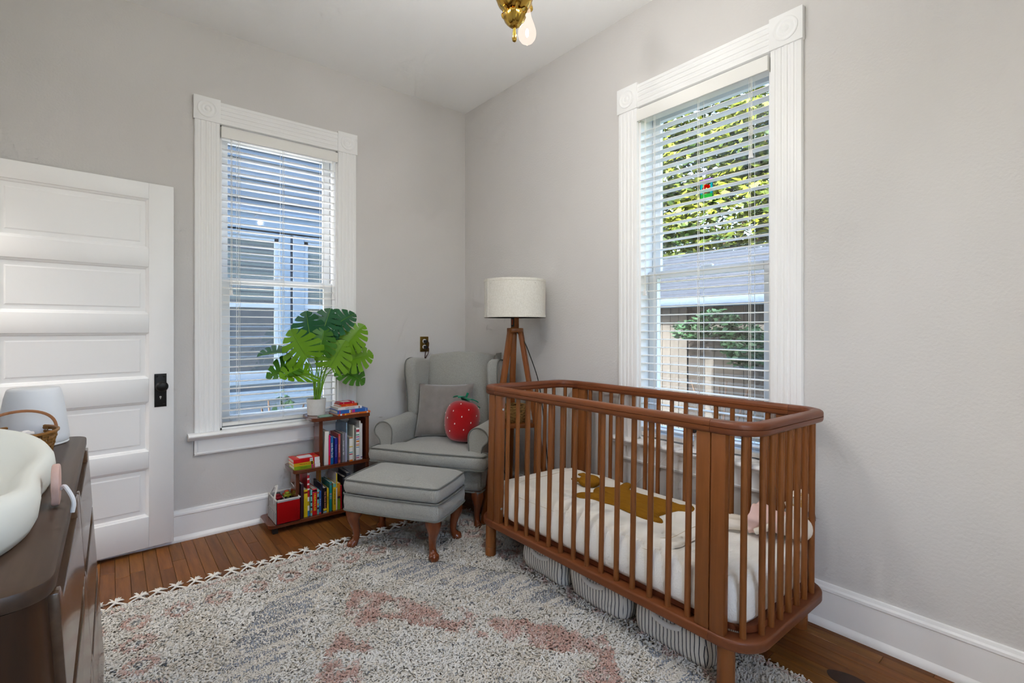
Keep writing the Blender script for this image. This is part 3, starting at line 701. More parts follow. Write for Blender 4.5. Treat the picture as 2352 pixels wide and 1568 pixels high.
def ring(k, dzz): return [(c0.x+(p.x-c0.x)*k, c0.y+(p.y-c0.y)*k, Q0+.014-.030*smoothstep(.235,.292,abs(p.x*k))+dzz+lump((p.x*k,p.y*k,0),7,.006)) for p in ql]
part('binding', MB().tube(ring(.992,-.006), .0022, 5, closed=True), M['quilt_edge'], qo)
part('inner_seam', MB().tube([(p[0]+ .02*math.copysign(1,-p[0]), p[1]+.02*math.copysign(1,c0.y-p[1]), p[2]) for p in ring(.93, 0)], .0018, 5, closed=True), M['quilt_edge'], qo)
# mustard bunny comforter lying flat
def outline_pad(poly, thick, z, puff=.5, sub=3, seed=0):
    """closed outline filled by shrinking rings; soft domed top"""
    pts = [Vector(p) for p in spline([(*p,0) for p in poly+[poly[0]]], sub)[:-1]]
    cx = sum(p.x for p in pts)/len(pts); cy = sum(p.y for p in pts)/len(pts); n = len(pts)
    bm = bmesh.new(); bv = [bm.verts.new((p.x, p.y, 0)) for p in pts]
    bm.faces.new(bv); bmesh.ops.triangulate(bm, faces=bm.faces)
    for _ in range(3): bmesh.ops.subdivide_edges(bm, edges=[e for e in bm.edges if e.calc_length() > .014], cuts=1, use_grid_fill=False); bmesh.ops.triangulate(bm, faces=bm.faces)
    bm.verts.index_update()
    bound = np.array([[v.co.x, v.co.y] for v in bm.verts if v.is_boundary])
    out = MB(); m = len(bm.verts)
    top, bot = [], []
    for v in bm.verts:
        d = 0 if v.is_boundary else float(np.sqrt(((bound-np.array([v.co.x,v.co.y]))**2).sum(1)).min())
        h = thick*(1-math.exp(-d/.012))
        top.append((v.co.x, v.co.y, z+.003+h+lump((v.co.x,v.co.y,seed), 16, .003 if d else 0))); bot.append((v.co.x, v.co.y, z))
    F_ = [tuple(q.index for q in f.verts) for f in bm.faces]
    be = [(e.verts[0].index, e.verts[1].index) for e in bm.edges if e.is_boundary]
    bm.free()
    out.add(top+bot, F_ + [tuple(i+m for i in reversed(f)) for f in F_] + [(a, b, b+m, a+m) for a, b in be]); return out
off = lambda L: [(x+.40, y+1.92) for x, y in L]
bodyP = off([(-.433,-1.748),(-.372,-1.706),(-.313,-1.723),(-.291,-1.762),(-.235,-1.752),(-.172,-1.742),(-.168,-1.785),(-.231,-1.812),(-.255,-1.867),(-.236,-2.016),(-.236,-2.10),(-.205,-2.138),(-.231,-2.168),(-.278,-2.176),(-.31,-2.135),(-.393,-2.122),(-.44,-2.124),(-.462,-2.155),(-.497,-2.176),(-.512,-2.12),(-.509,-2.056),(-.494,-1.959),(-.482,-1.913),(-.497,-1.86),(-.500,-1.80),(-.535,-1.752),(-.520,-1.712),(-.475,-1.718)])
bun = part('bunny_comforter', outline_pad(bodyP, .013, .388), M['mustard'], sharp=80, loc=CL, rot=TILT)
tag(bun, 'mustard yellow muslin bunny comforter lying flat in the crib', 'soft toy')
part('bunny_head', MB().ball((-.345+.40,-1.648+1.92,.410), .062, .055, .030, 18, 12), M['mustard'], bun)
part('ear', MB().tube([(-.315+.4,-1.60+1.92,.412),(-.30+.4,-1.56+1.92,.415),(-.290+.4,-1.525+1.92,.407)], [.014,.018,.010], 10, squash=.6), M['mustard'], bun)
part('ear', MB().tube([(-.375+.4,-1.625+1.92,.410),(-.385+.4,-1.58+1.92,.412),(-.372+.4,-1.555+1.92,.404)], [.014,.018,.010], 10, squash=.6), M['mustard'], bun)
# doll in a pink dress
dl = thing('cloth_doll', 'cream cloth doll in a pink dress lying in the crib', 'soft toy', CL, TILT)
dx, dy, dzz = -.235+.40, -2.44+1.92, .376
def skirt(u, v):
    a = 2*PI*u; r = lerp(.078, .040, v)*(1+.10*math.sin(7*a)*(1-v)); y = lerp(.0, -.085, v)
    return (dx+r*math.cos(a)*1.05, dy+y, max(dzz+.002, dzz+.058+r*math.sin(a)*.80+ .01*v))
part('dress', MB().grid(skirt, 40, 8, True), M['pink'], dl, sharp=80)
part('dress_top', MB().ball((dx,dy-.095,dzz+.066), .046, .045, .045, 16, 10), M['pink'], dl)
for s in (-1, 1):
    part('leg', MB().tube(spline([(dx+s*.028,dy-.02,dzz+.034),(dx+s*.034-.02,dy+.05,dzz+.026),(dx+s*.040-.045,dy+.115,dzz+.022)],5), [.018,.019,.020,.020,.020,.020,.020,.021,.022,.021,.015], 12), M['doll'], dl)
    part('arm', MB().tube(spline([(dx+s*.04,dy-.085,dzz+.07),(dx+s*.068,dy-.07,dzz+.055),(dx+s*.075,dy-.03,dzz+.03)],5), .012, 10), M['doll'], dl)
part('head', MB().ball((dx+.01,dy-.155,dzz+.062), .048, .046, .048, 18, 12), M['doll'], dl)
for s in (-1, 1): part('ear', MB().tube([(dx+.01+s*.022,dy-.15,dzz+.10),(dx+.01+s*.03,dy-.135,dzz+.14),(dx+.01+s*.036,dy-.12,dzz+.16)], [.012,.015,.006], 10, squash=.5), M['doll'], dl)
part('collar', MB().tube([(dx+.040*math.cos(t),dy-.118,dzz+.066+.036*math.sin(t)) for t in [2*PI*i/20 for i in range(20)]], .007, 6, closed=True), M['white_thread'], dl)
# giraffe plush propped in the corner
M['giraffe'] = mat('printed_muslin', srgb(236,230,218), .9, var=(13, srgb(190,142,60), .035), spec=.05, bump=(60,.3))
gp = thing('giraffe_plush', 'white plush with mustard blotches propped in the far crib corner', 'soft toy', CL, TILT)
gx, gy, gz = -.165+.40, -2.565+1.92, .376
part('body', MB().ball((gx,gy,gz+.062), .088, .042, .064, 20, 14), M['giraffe'], gp)
part('head', MB().ball((gx+.015,gy-.004,gz+.138), .062, .038, .050, 18, 12), M['giraffe'], gp)
for s in (-1, 1): part('ear', MB().tube([(gx+.015+s*.042,gy,gz+.165),(gx+.015+s*.064,gy,gz+.178),(gx+.015+s*.078,gy,gz+.172)], [.010,.013,.004], 8, squash=.5), M['giraffe'], gp)
part('arm', MB().tube(spline([(gx+.06,gy,gz+.13),(gx+.095,gy-.005,gz+.10),(gx+.105,gy-.005,gz+.04)],5), [.018]*5+[.020,.022,.024,.026,.026,.02], 10), M['plush_brown'], gp, label='brown plush paw')
part('scarf', MB().tube([(gx+.045*math.cos(t),gy+.034*math.sin(t),gz+.10) for t in [2*PI*i/20 for i in range(20)]], .009, 6, closed=True), M['plush_grey'], gp)
part('ribbon', MB().tube(spline([(gx-.05,gy+.03,gz+.075),(gx-.085,gy+.045,gz+.055),(gx-.08,gy+.055,gz+.01)],4), .009, 6, squash=.4), M['plush_olive'], gp)

# ------------------------------------------------------------------ striped storage bags under the crib
def stripes(name, c1, c2, freq, axis, width):
    m = bpy.data.materials.new(name); m.use_nodes = True; nt = m.node_tree; p = nt.nodes['Principled BSDF']; p.inputs['Roughness'].default_value = .9; p.inputs['Specular IOR Level'].default_value = .1
    tc = nt.nodes.new('ShaderNodeTexCoord'); sp = nt.nodes.new('ShaderNodeSeparateXYZ'); mu = nt.nodes.new('ShaderNodeMath'); mu.operation = 'MULTIPLY'; mu.inputs[1].default_value = freq
    fr = nt.nodes.new('ShaderNodeMath'); fr.operation = 'FRACT'; gt = nt.nodes.new('ShaderNodeMath'); gt.operation = 'LESS_THAN'; gt.inputs[1].default_value = width
    mx = nt.nodes.new('ShaderNodeMix'); mx.data_type = 'RGBA'; mx.inputs[6].default_value = c1; mx.inputs[7].default_value = c2
    L = nt.links; L.new(tc.outputs['UV'], sp.inputs[0]); L.new(sp.outputs[0], mu.inputs[0]); L.new(mu.outputs[0], fr.inputs[0]); L.new(fr.outputs[0], gt.inputs[0]); L.new(gt.outputs[0], mx.inputs[0]); L.new(mx.outputs[2], p.inputs['Base Color'])
    return m
M['ticking'] = stripes('ticking_stripe', srgb(214,210,202), srgb(84,86,90), 62, 'y', .24)
def bag(y0, y1, label, seed):
    cx, cy = -.46, (y0+y1)/2; hx, hy, h = .195, (y1-y0)/2, .150
    t = thing('storage_bag', label, 'storage bag', (cx, cy, .013), (0,0,math.radians(rnd.uniform(-2,2))), 'striped bags under the crib')
    def fn(u, v):
        a = 2*PI*u; c, s = math.cos(a), math.sin(a); e = .26
        sx, sy = math.copysign(abs(c)**e, c), math.copysign(abs(s)**e, s)
        bul = 1-.05*(1-math.sin(PI*min(1,v*1.05)))
        z = h*v
        k = Vector((sx*hx, sy*hy, z)); w = mnoise.noise(k*9+Vector((seed,0,0)))*.012
        if v < .02: bul *= .985
        return (sx*hx*bul+w*sx, sy*hy*bul+w*sy, z + (mnoise.noise(Vector((sx*2,sy*2,seed)))*.012 if v > .5 else 0))
    nu, nv = 72, 10
    mb = MB().grid(fn, nu, nv, True); mb.f.append(tuple(range((nv-1)*nu, nv*nu))); mb.f.append(tuple(range(nu-1,-1,-1)))
    me = bpy.data.meshes.new('bag_body'); me.from_pydata(mb.v, [], mb.f); me.materials.append(M['ticking'])
    uv = me.uv_layers.new(name='uv')
    for pl in me.polygons:
        pl.use_smooth = True
        nx, ny = abs(pl.normal.x), abs(pl.normal.y)
        for li in pl.loop_indices:
            co = me.vertices[me.loops[li].vertex_index].co
            uu = co.y if nx >= ny else co.x
            uv.data[li].uv = (uu + .006*mnoise.noise(Vector((co.y*14, co.z*20, seed))), co.z)
    ob('bag_body', me, t)
    hd = spline([(-hx-.002, -.055, h*.80),(-hx-.006,-.05,h*.72),(-hx-.007,0,h*.64),(-hx-.006,.05,h*.70),(-hx-.002,.055,h*.80)], 5)
    part('handle', MB().tube(hd, .010, 8, squash=.35), M['felt_trim'], t)
    part('zip_seam', MB().tube([(-hx-.001, -hy*.8, h*.93), (-hx-.001, hy*.8, h*.93)], .002, 5), M['black'], t)
bag(-1.775, -1.475, 'striped ticking storage bag under the crib nearest the ottoman', 1.3)
bag(-2.115, -1.795, 'striped ticking storage bag under the crib, middle of three', 5.1)
bag(-2.475, -2.150, 'striped ticking storage bag under the crib nearest its front corner leg', 9.7)

# ------------------------------------------------------------------ upholstery helpers
def cabriole(h, d, knee=.043):
    """S-curved leg, foot at the origin side of direction d (outward), top at z=h"""
    secs = [(1.0,.000,knee*.92),(.93,.004,knee),(.84,.010,knee*.98),(.72,.012,knee*.80),(.58,.006,knee*.60),(.42,-.002,knee*.47),(.28,-.004,knee*.42),(.18,.000,knee*.43),(.11,.008,knee*.52),(.06,.016,knee*.66),(.02,.020,knee*.64),(.0,.018,knee*.52)]
    pts = [(d[0]*o, d[1]*o, h*t) for t, o, r in secs][::-1]; rs = [r for t, o, r in secs][::-1]
    return MB().tube(spline(pts, 2), [x for i in range(len(rs)-1) for x in (rs[i], (rs[i]+rs[i+1])/2)] + [rs[-1]], 14)
def softbox(x0, x1, y0, y1, z0, z1, r, seg=5, dome=0., taper=0):
    b = bevel(MB().box(x0,x1,y0,y1,z0,z1), r, seg)
    cx, cy = (x0+x1)/2, (y0+y1)/2; hx, hy = (x1-x0)/2, (y1-y0)/2
    return b
def subd(o, lv=1):
    m = o.modifiers.new('subdivision', 'SUBSURF'); m.levels = lv; m.render_levels = lv; return o
def cushion(poly, z0, z1, r, dome, n=10, seg=5):
    """upholstered cushion: plan polygon (CCW), rounded edges, domed top"""
    pts = [Vector((*p,0)) for p in poly]; full = []
    for i in range(len(pts)):
        a, b = pts[i], pts[(i+1) % len(pts)]; k = max(1, int((b-a).length/.03)); full += [a.lerp(b, q/k) for q in range(k)]
    m = len(full); cx = sum(p.x for p in full)/m; cy = sum(p.y for p in full)/m; c = Vector((cx,cy,0))
    def inset(d):
        out = []
        for i in range(m):
            a, b = full[(i-1)%m], full[(i+1)%m]; t = (b-a).normalized(); nrm = Vector((-t.y, t.x, 0)); out.append(full[i]+nrm*d)
        return out
    layers = [(r*.9, z0), (r*.35, z0+r*.25), (0, z0+r*.9), (-.004, (z0+z1)/2), (0, z1-r*.9), (r*.35, z1-r*.25), (r*.9, z1)]
    vs = []; fs = []
    for d, z in layers: vs += [(p.x, p.y, z) for p in inset(d)]
    last = inset(r*.9)
    for k in (.92,.8,.62,.4,.18):
        h = dome*(1-k*k)**.8
        vs += [(c.x+(p.x-c.x)*k, c.y+(p.y-c.y)*k, z1+h) for p in last]
    nl = len(vs)//m
    for j in range(nl-1):
        for i in range(m): fs.append((j*m+i, j*m+(i+1)%m, (j+1)*m+(i+1)%m, (j+1)*m+i))
    fs.append(tuple(range((nl-1)*m, nl*m))); fs.append(tuple(range(m-1,-1,-1)))
    return MB().add(vs, fs), [(p.x, p.y) for p in inset(r*.25)]
def roundpoly(poly, r, n=5):
    """round the corners of a plan polygon"""
    out = []; m = len(poly)
    for i in range(m):
        p, a, b = Vector(poly[i]), Vector(poly[i-1]), Vector(poly[(i+1)%m])
        u, w = (a-p).normalized(), (b-p).normalized(); rr = min(r, (a-p).length*.45, (b-p).length*.45)
        p0, p1 = p+u*rr, p+w*rr
        for k in range(n+1):
            t = k/n; out.append(tuple(p0*(1-t)**2 + p*2*t*(1-t) + p1*t*t))
    return out

# ------------------------------------------------------------------ wingback armchair
TH_C = math.radians(-57.7)
chair = thing('armchair', 'grey tweed wingback armchair with cherry cabriole legs in the corner', 'armchair', (-.735, -.672, .0), (0,0,TH_C))
part('seat_base', MB().rbox(-.355,.355,.015,.60,.215,.37,.03,4), M['fabric'], chair)
part('base_piping', MB().tube([(-.345,.012,.217),(.345,.012,.217),(.352,.03,.217),(.352,.55,.217)], .005, 6), M['piping'], chair)
tpoly = roundpoly([(-.262,.50),(-.262,.075),(-.392,.065),(-.398,-.045),(0,-.065),(.398,-.045),(.392,.065),(.262,.075),(.262,.50)][::-1], .03)
A_ = sum(tpoly[i][0]*tpoly[(i+1)%len(tpoly)][1]-tpoly[(i+1)%len(tpoly)][0]*tpoly[i][1] for i in range(len(tpoly)))
if A_ < 0: tpoly = tpoly[::-1]
cm, edge = cushion(tpoly, .362, .448, .022, .022)
sc_ = part('seat_cushion', cm, M['fabric'], chair, sharp=60)
part('piping', MB().tube([(x,y,.446) for x,y in edge], .0048, 6, closed=True), M['piping'], sc_)
part('piping', MB().tube([(x,y,.364) for x,y in edge], .0048, 6, closed=True), M['piping'], sc_)
for s in (-1, 1):
    # arm: panel with an outward scroll, seen from the front as a keyhole
    prof = [(.268,.36),(.268,.44),(.264,.50),(.262,.54),(.270,.572),(.292,.596),(.325,.606),(.358,.600),(.384,.580),(.398,.552),(.394,.524),(.376,.504),(.360,.486),(.352,.45),(.350,.40),(.350,.24)]
    prof = [tuple(p)[:2] for p in spline([(*p,0) for p in prof], 3)] + [(.268,.24)]
    P0 = [(s*x, z) for x, z in prof]
    ys = [.035,.030,.042,.30,.52]; am = MB(); n = len(P0); vs = []; fs = []
    cxp, czp = sum(p[0] for p in P0)/n, sum(p[1] for p in P0)/n
    for yy, k in ((.030,.90),(.030,.96),(.040,1.0),(.20,1.0),(.36,1.0),(.56,.97)):
        rise = .010*smoothstep(.1,.5,yy)
        vs += [(cxp+(x-cxp)*k, yy, czp+(z-czp)*k + rise*smoothstep(.45,.6,z)) for x, z in P0]
    for j in range(5):
        for i in range(n): fs.append((j*n+i, j*n+(i+1)%n, (j+1)*n+(i+1)%n, (j+1)*n+i))
    fs += [tuple(range(n)), tuple(range(6*n-1, 5*n-1, -1))]
    ar = part('arm', am.add(vs, fs), M['fabric'], chair, sharp=50)
    part('arm_piping', MB().tube([(cxp+(x-cxp)*.955, .029, czp+(z-czp)*.955) for x, z in P0[:-1]], .0045, 6), M['piping'], ar)
    # wing
    wp = [(.62,.42),(.50,.46),(.42,.56),(.375,.62),(.365,.70),(.345,.80),(.325,.88),(.322,.945),(.345,.982),(.40,.996),(.47,.994),(.56,.985),(.66,.975)]
    wpp = [tuple(p)[:2] for p in spline([(*p,0) for p in wp], 3)] + [(.67,.60),(.66,.42)]
    flare = lambda y: .018*smoothstep(.62,.34,y)
    mb = MB().prism(wpp, .262, .345, 'x'); mb = bevel(mb, .030, 4, 40)
    mb.v = [(s*(x+flare(y)-.012), y, z) for x, y, z in mb.v]
    wg = part('wing', mb, M['fabric'], chair, sharp=60)
    part('wing_piping', MB().tube([(s*(.340+flare(y)-.012), y+.006, z-.004 if z > .9 else z) for y, z in wpp[8:-5]], .0042, 6), M['piping'], wg)
# inner back with arched top
def backf(u, v):
    x = lerp(-.268, .268, u); zt = 1.005+.030*math.cos((u-.5)*PI*.95); z = lerp(.40, zt, v)
    yb = lerp(.475, .600, v)
    bul = .040*(math.sin(PI*u)**.5)*(math.sin(PI*min(1,max(0,v*.94+.03)))**.6)
    return (x, yb-bul, z)
nu, nv = 22, 22
bk = MB().grid(backf, nu, nv)
def backb(u, v): 
    p = backf(u, v); return (p[0], lerp(.60,.705,v), p[2]-(.0 if v < .99 else .0))
bk2 = MB().grid(backb, nu, nv)
k0 = nu*nv; allv = bk.v + bk2.v; fs = list(bk.f) + [tuple(i+k0 for i in reversed(f)) for f in bk2.f]
for i in range(nu-1):
    fs.append((i, i+1, k0+i+1, k0+i)); t0 = (nv-1)*nu; fs.append((t0+i, t0+i+1, k0+t0+i+1, k0+t0+i))
for j in range(nv-1):
    fs.append((j*nu, (j+1)*nu, k0+(j+1)*nu, k0+j*nu)); fs.append((j*nu+nu-1, (j+1)*nu+nu-1, k0+(j+1)*nu+nu-1, k0+j*nu+nu-1))
part('backrest', bevel(MB().add(allv, fs), .022, 4, 50), M['fabric'], chair, sharp=60)
for s in (-1, 1):
    d = Vector((s*.6,-.8)); part('leg', cabriole(.215, d, .040), M['leg_wood'], chair, loc=(s*.318,.045,0))
    part('rear_leg', MB().tube([(s*.29,.62,.215),(s*.29,.635,.12),(s*.295,.665,0)], [.024,.022,.017], 10), M['leg_wood'], chair)
# the chair is shallow behind the seat
for ch_ in chair.children:
    for o_ in (ch_, *ch_.children):
        if o_.type == 'MESH' and 'leg' != o_.name.split('.')[0]:
            for v_ in o_.data.vertices:
                if v_.co.y > .30: v_.co.y = .30+(v_.co.y-.30)*.76
# grey cushion leaning on the back
def pillow(w, h, t, n=22):
    mb = MB()
    for sg in (1, -1):
        def fn(u, v, sg=sg):
            x, z = (u-.5)*2, (v-.5)*2
            pinch = 1-.055*(1-abs(z)**2.0)*abs(x)**3; pinz = 1-.055*(1-abs(x)**2.0)*abs(z)**3
            th = t*max(0,(1-abs(x)**2.6))**.55*max(0,(1-abs(z)**2.6))**.55
            return (x*w/2*pinch, sg*th*.5+mnoise.noise(Vector((x*2.2,z*2.2,sg)))*.006*(1-max(abs(x),abs(z))), z*h/2*pinz)
        mb.grid(fn, n, n)
    return mb
cq = part('cushion', pillow(.40,.37,.13), M['velvet'], sharp=70)
bpy.context.view_layer.update()
CM = Matrix.Translation(chair.location) @ Matrix.Rotation(TH_C, 4, 'Z')
cq.matrix_world = CM @ Matrix.Translation((-.055,.355,.640)) @ Matrix.Rotation(math.radians(-17),4,'X') @ Matrix.Rotation(math.radians(-3),4,'Y') @ Matrix.Rotation(math.radians(6),4,'Z')
tag(cq, 'plain taupe velvet cushion leaning on the armchair back', 'cushion')
# strawberry plush
sb = thing('strawberry_plush', 'red strawberry plush with green felt leaves on the armchair seat', 'soft toy')
sprof = [(0,0),(.030,.001),(.060,.008),(.084,.030),(.103,.070),(.113,.115),(.115,.155),(.110,.195),(.096,.228),(.072,.250),(.040,.262),(0,.266)]
sp_ = [tuple(p)[:2] for p in spline([(*p,0) for p in sprof], 3)]
part('berry_body', MB().lathe([(max(0,r),z) for r,z in sp_], 36), M['berry'], sb, sharp=80)
for k, (a, L_, lift) in enumerate(((200,.085,.030),(250,.080,.022),(310,.090,.018),(340,.11,-.015),(60,.085,.02),(130,.085,.03))):
    a = math.radians(a); d = Vector((math.cos(a), math.sin(a), 0)); q = Vector((-d.y, d.x, 0))
    lv = MB(); n = 8
    def rib(i, off):
        t = i/n; w = .026*math.sin(PI*min(1,t*.92+.06))**.8; c = d*(L_*t) + Vector((0,0,.268+lift*math.sin(t*PI*.6)-.02*t*t))
        return [c+q*w+Vector((0,0,off)), c-q*w+Vector((0,0,off))]
    vs = []
    for i in range(n+1): vs += rib(i,.003)+rib(i,-.003)
    fs = [(0,1,3,2), (4*n,4*n+2,4*n+3,4*n+1)]
    for i in range(n): b = 4*i; fs += [(b,b+4,b+5,b+1),(b+2,b+3,b+7,b+6),(b,b+2,b+6,b+4),(b+1,b+5,b+7,b+3)]
    part('felt_leaf', lv.add(vs, fs), M['berry_leaf'], sb)
part('felt_stem', MB().tube([(0,0,.262),(.004,0,.29),(.010,-.003,.318)], .008, 8), M['berry_leaf'], sb)
sdm = mesh_of('seed', MB().ball((0,0,0), .0034, .002, .0058, 8, 6), M['white_thread'])
for k in range(34):
    th = k*2.399963; z = .035+.205*((k+.5)/34); r = np.interp(z, [p[1] for p in sp_], [p[0] for p in sp_])
    ob('seed', sdm, sb, (r*math.cos(th), r*math.sin(th), z), (0,0,th+PI/2))
sb.matrix_world = CM @ Matrix.Translation((.128,.195,.470)) @ Matrix.Rotation(math.radians(4),4,'Y') @ Matrix.Rotation(math.radians(-13),4,'X') @ Matrix.Rotation(math.radians(60),4,'Z')

# ------------------------------------------------------------------ ottoman
ott = thing('ottoman', 'grey tweed footstool with cherry cabriole legs before the armchair', 'footstool', CM @ Vector((.028,-.298,.013)), (0,0,TH_C))
OX, OY = .288, .176
opoly = roundpoly([(-OX,-OY),(0,-OY-.010),(OX,-OY),(OX+.008,0),(OX,OY),(0,OY+.006),(-OX,OY),(-OX-.008,0)], .035)
om, oe = cushion(opoly, .205, .292, .008, 0); part('frame', om, M['fabric'], ott, sharp=60)
for z in (.207, .293): part('piping', MB().tube([(x*1.012,y*1.012,z) for x,y in oe], .0048, 6, closed=True), M['piping'], ott)
om, oe = cushion(opoly, .296, .372, .018, .040); oc = part('seat_cushion', om, M['fabric'], ott, sharp=60)
part('piping', MB().tube([(x,y,.370) for x,y in oe], .0048, 6, closed=True), M['piping'], oc)
for sx in (-1, 1):
    for sy in (-1, 1):
        part('leg', cabriole(.207, Vector((sx*.75, sy*.66)), .044), M['leg_wood'], ott, loc=(sx*.235, sy*.128, 0))

# ------------------------------------------------------------------ tripod floor lamp
LX, LY = -.245, -.935
lamp = thing('floor_lamp', 'wooden tripod floor lamp with white linen drum shade', 'floor lamp', (LX, LY, 0))
SR, SZ0, SZ1 = .196, 1.272, 1.512
sh = part('lamp_shade', MB().lathe([(SR,SZ0),(SR,SZ1),(SR-.003,SZ1),(SR-.003,SZ0),(SR,SZ0)], 64), M['linen'], lamp, sharp=40)
for z in (SZ0, SZ1-.016): part('shade_trim', MB().lathe([(SR,z),(SR+.0016,z+.001),(SR+.0016,z+.015),(SR,z+.016)], 64), M['linen'], sh)
part('shade_seam', MB().box(-.004,.004,-.0015,.0015,SZ0,SZ1).xf(Matrix.Rotation(math.radians(171),4,'Z') @ Matrix.Translation((SR+.001,0,0)) @ Matrix.Rotation(PI/2,4,'Z')), M['linen'], sh)
part('shade_spider', MB().tube([(-SR,0,SZ1-.03),(SR,0,SZ1-.03)], .002, 5).tube([(0,-SR,SZ1-.03),(0,SR,SZ1-.03)], .002, 5), M['black'], sh)
part('neck', MB().rbox(-.019,.019,-.019,.019,1.205,1.30,.003,2), M['lamp_wood'], lamp)
part('socket', MB().lathe([(.016,1.29),(.016,1.35),(.012,1.36),(.024,1.40),(.028,1.42),(.02,1.445),(0,1.452)], 20), M['white_plastic'], lamp)
part('switch_plate', MB().rbox(-.021,-.018,-.016,.012,1.215,1.285,.001,1), M['cordblack'], lamp)
part('label_sticker', MB().box(-.0222,-.0208,-.004,.004,1.226,1.262), M['orange_label'], lamp, smooth=False)
part('top_plate', MB().rprism(roundpoly([(.056*math.cos(a),.056*math.sin(a)) for a in [PI+2*PI*k/3+d for k in range(3) for d in (-.42,.42)]], .012), 1.178, 1.206, 'z', .004, 2), M['lamp_wood'], lamp)
for k, nm in enumerate(range(3)):
    a = PI + k*2*PI/3
    top = Vector((.038*math.cos(a),.038*math.sin(a),1.185)); bot = Vector((.248*math.cos(a),.248*math.sin(a),.016 if k == 0 else .008))
    d = (bot-top); L_ = d.length; lg = bevel(MB().box(-.019,.019,-.014,.014,0,L_), .006, 2)
    z_ = d.normalized(); x_ = Vector((-math.sin(a), math.cos(a), 0)); y_ = z_.cross(x_)
    R_ = Matrix((x_, y_, z_)).transposed().to_4x4()
    o = part('leg', lg, M['lamp_wood'], lamp); o.matrix_local = Matrix.Translation(top) @ R_
part('shelf', MB().rprism(roundpoly([(.150*math.cos(a),.150*math.sin(a)) for a in [PI+2*PI*k/3+d for k in range(3) for d in (-.30,.30)]], .02), .585, .612, 'z', .004, 2), M['lamp_wood'], lamp)
part('power_cord', MB().tube(spline([(.0,-.02,1.18),(.03,-.055,1.12),(.052,-.082,1.04),(.088,-.13,.86),(.10,-.17,.60),(.11,-.20,.30),(.14,-.26,.03),(.19,-.1,.012)], 6), .0032, 6), M['cordblack'], lamp)
# basket on the lamp shelf
lb = thing('seagrass_basket', 'woven seagrass basket on the shelf of the floor lamp', 'basket', (LX, LY, .612))
for k in range(11):
    z = .005+.0095*k; r = .075+.014*math.sin(PI*k/10)
    part('coil', MB().tube([(( r+.004*math.cos(18*t+ (k%2)*PI))*math.cos(t), (r+.004*math.cos(18*t+(k%2)*PI))*math.sin(t), z) for t in [2*PI*i/72 for i in range(72)]], .0056, 6, closed=True), M['seagrass'], lb)
part('basket_base', MB().lathe([(0,.001),(.07,.001),(.07,.006),(0,.006)], 24), M['seagrass'], lb)
nb = part('white_tub', MB().lathe([(0,0),(.024,0),(.026,.004),(.028,.030),(.026,.036),(.012,.038),(0,.038)], 20), M['white_plastic'], loc=(LX-.108, LY+.035, .612)); tag(nb, 'small white tub beside the seagrass basket on the lamp shelf', 'tub')

# ------------------------------------------------------------------ tiered book shelf
SY0, SY1 = -.265, -.034
bs = thing('book_shelf', 'stepped three tier book shelf in dark glossy wood under the window', 'shelf', (-1.2, -.15, 0))
def W2(x, y, z): return (x+1.2, y+.15, z)
def board(x0, x1, z1, nm='shelf_board'):
    xs = x0+1.2, x1+1.2; y0, y1 = SY0+.15, SY1+.15; r = .035
    poly = [(xs[0]+r*.4, y0)] ; n = 6
    poly = []
    for cx, cy, a0 in ((xs[0]+r, y0+r, 180),):
        for i in range(n+1): a = math.radians(a0+90*i/n); poly.append((cx+r*math.cos(a), cy+r*math.sin(a)))
    poly += [(xs[1], y0), (xs[1], y1)]
    for cx, cy, a0 in ((xs[0]+r, y1-r, 90),):
        for i in range(n+1): a = math.radians(a0+90*i/n); poly.append((cx+r*math.cos(a), cy+r*math.sin(a)))
    return part(nm, MB().rprism(poly, z1-.022, z1, 'z', .002, 1, 40), M['shelf_wood'], bs)
board(-1.540, -.928, .055); board(-1.400, -.928, .350); board(-1.292, -.928, .650)
def upright(x, z0, z1, y0, y1): part('upright', MB().rbox(x+1.2, x+1.222, y0+.15, y1+.15, z0, z1, .0015, 1), M['shelf_woodv'], bs)
upright(-1.384, .055, .329, -.240, -.135); upright(-1.246, .350, .629, -.240, -.135)
upright(-.952, .055, .329, -.255, -.04); upright(-.952, .350, .629, -.255, -.04)
for x in (-1.50, -.99):
    for y in (-.24, -.08): part('foot', MB().rbox(x+1.2-.015, x+1.2+.015, y+.15-.015, y+.15+.015, 0, .034, .002, 1), M['dark'], bs)

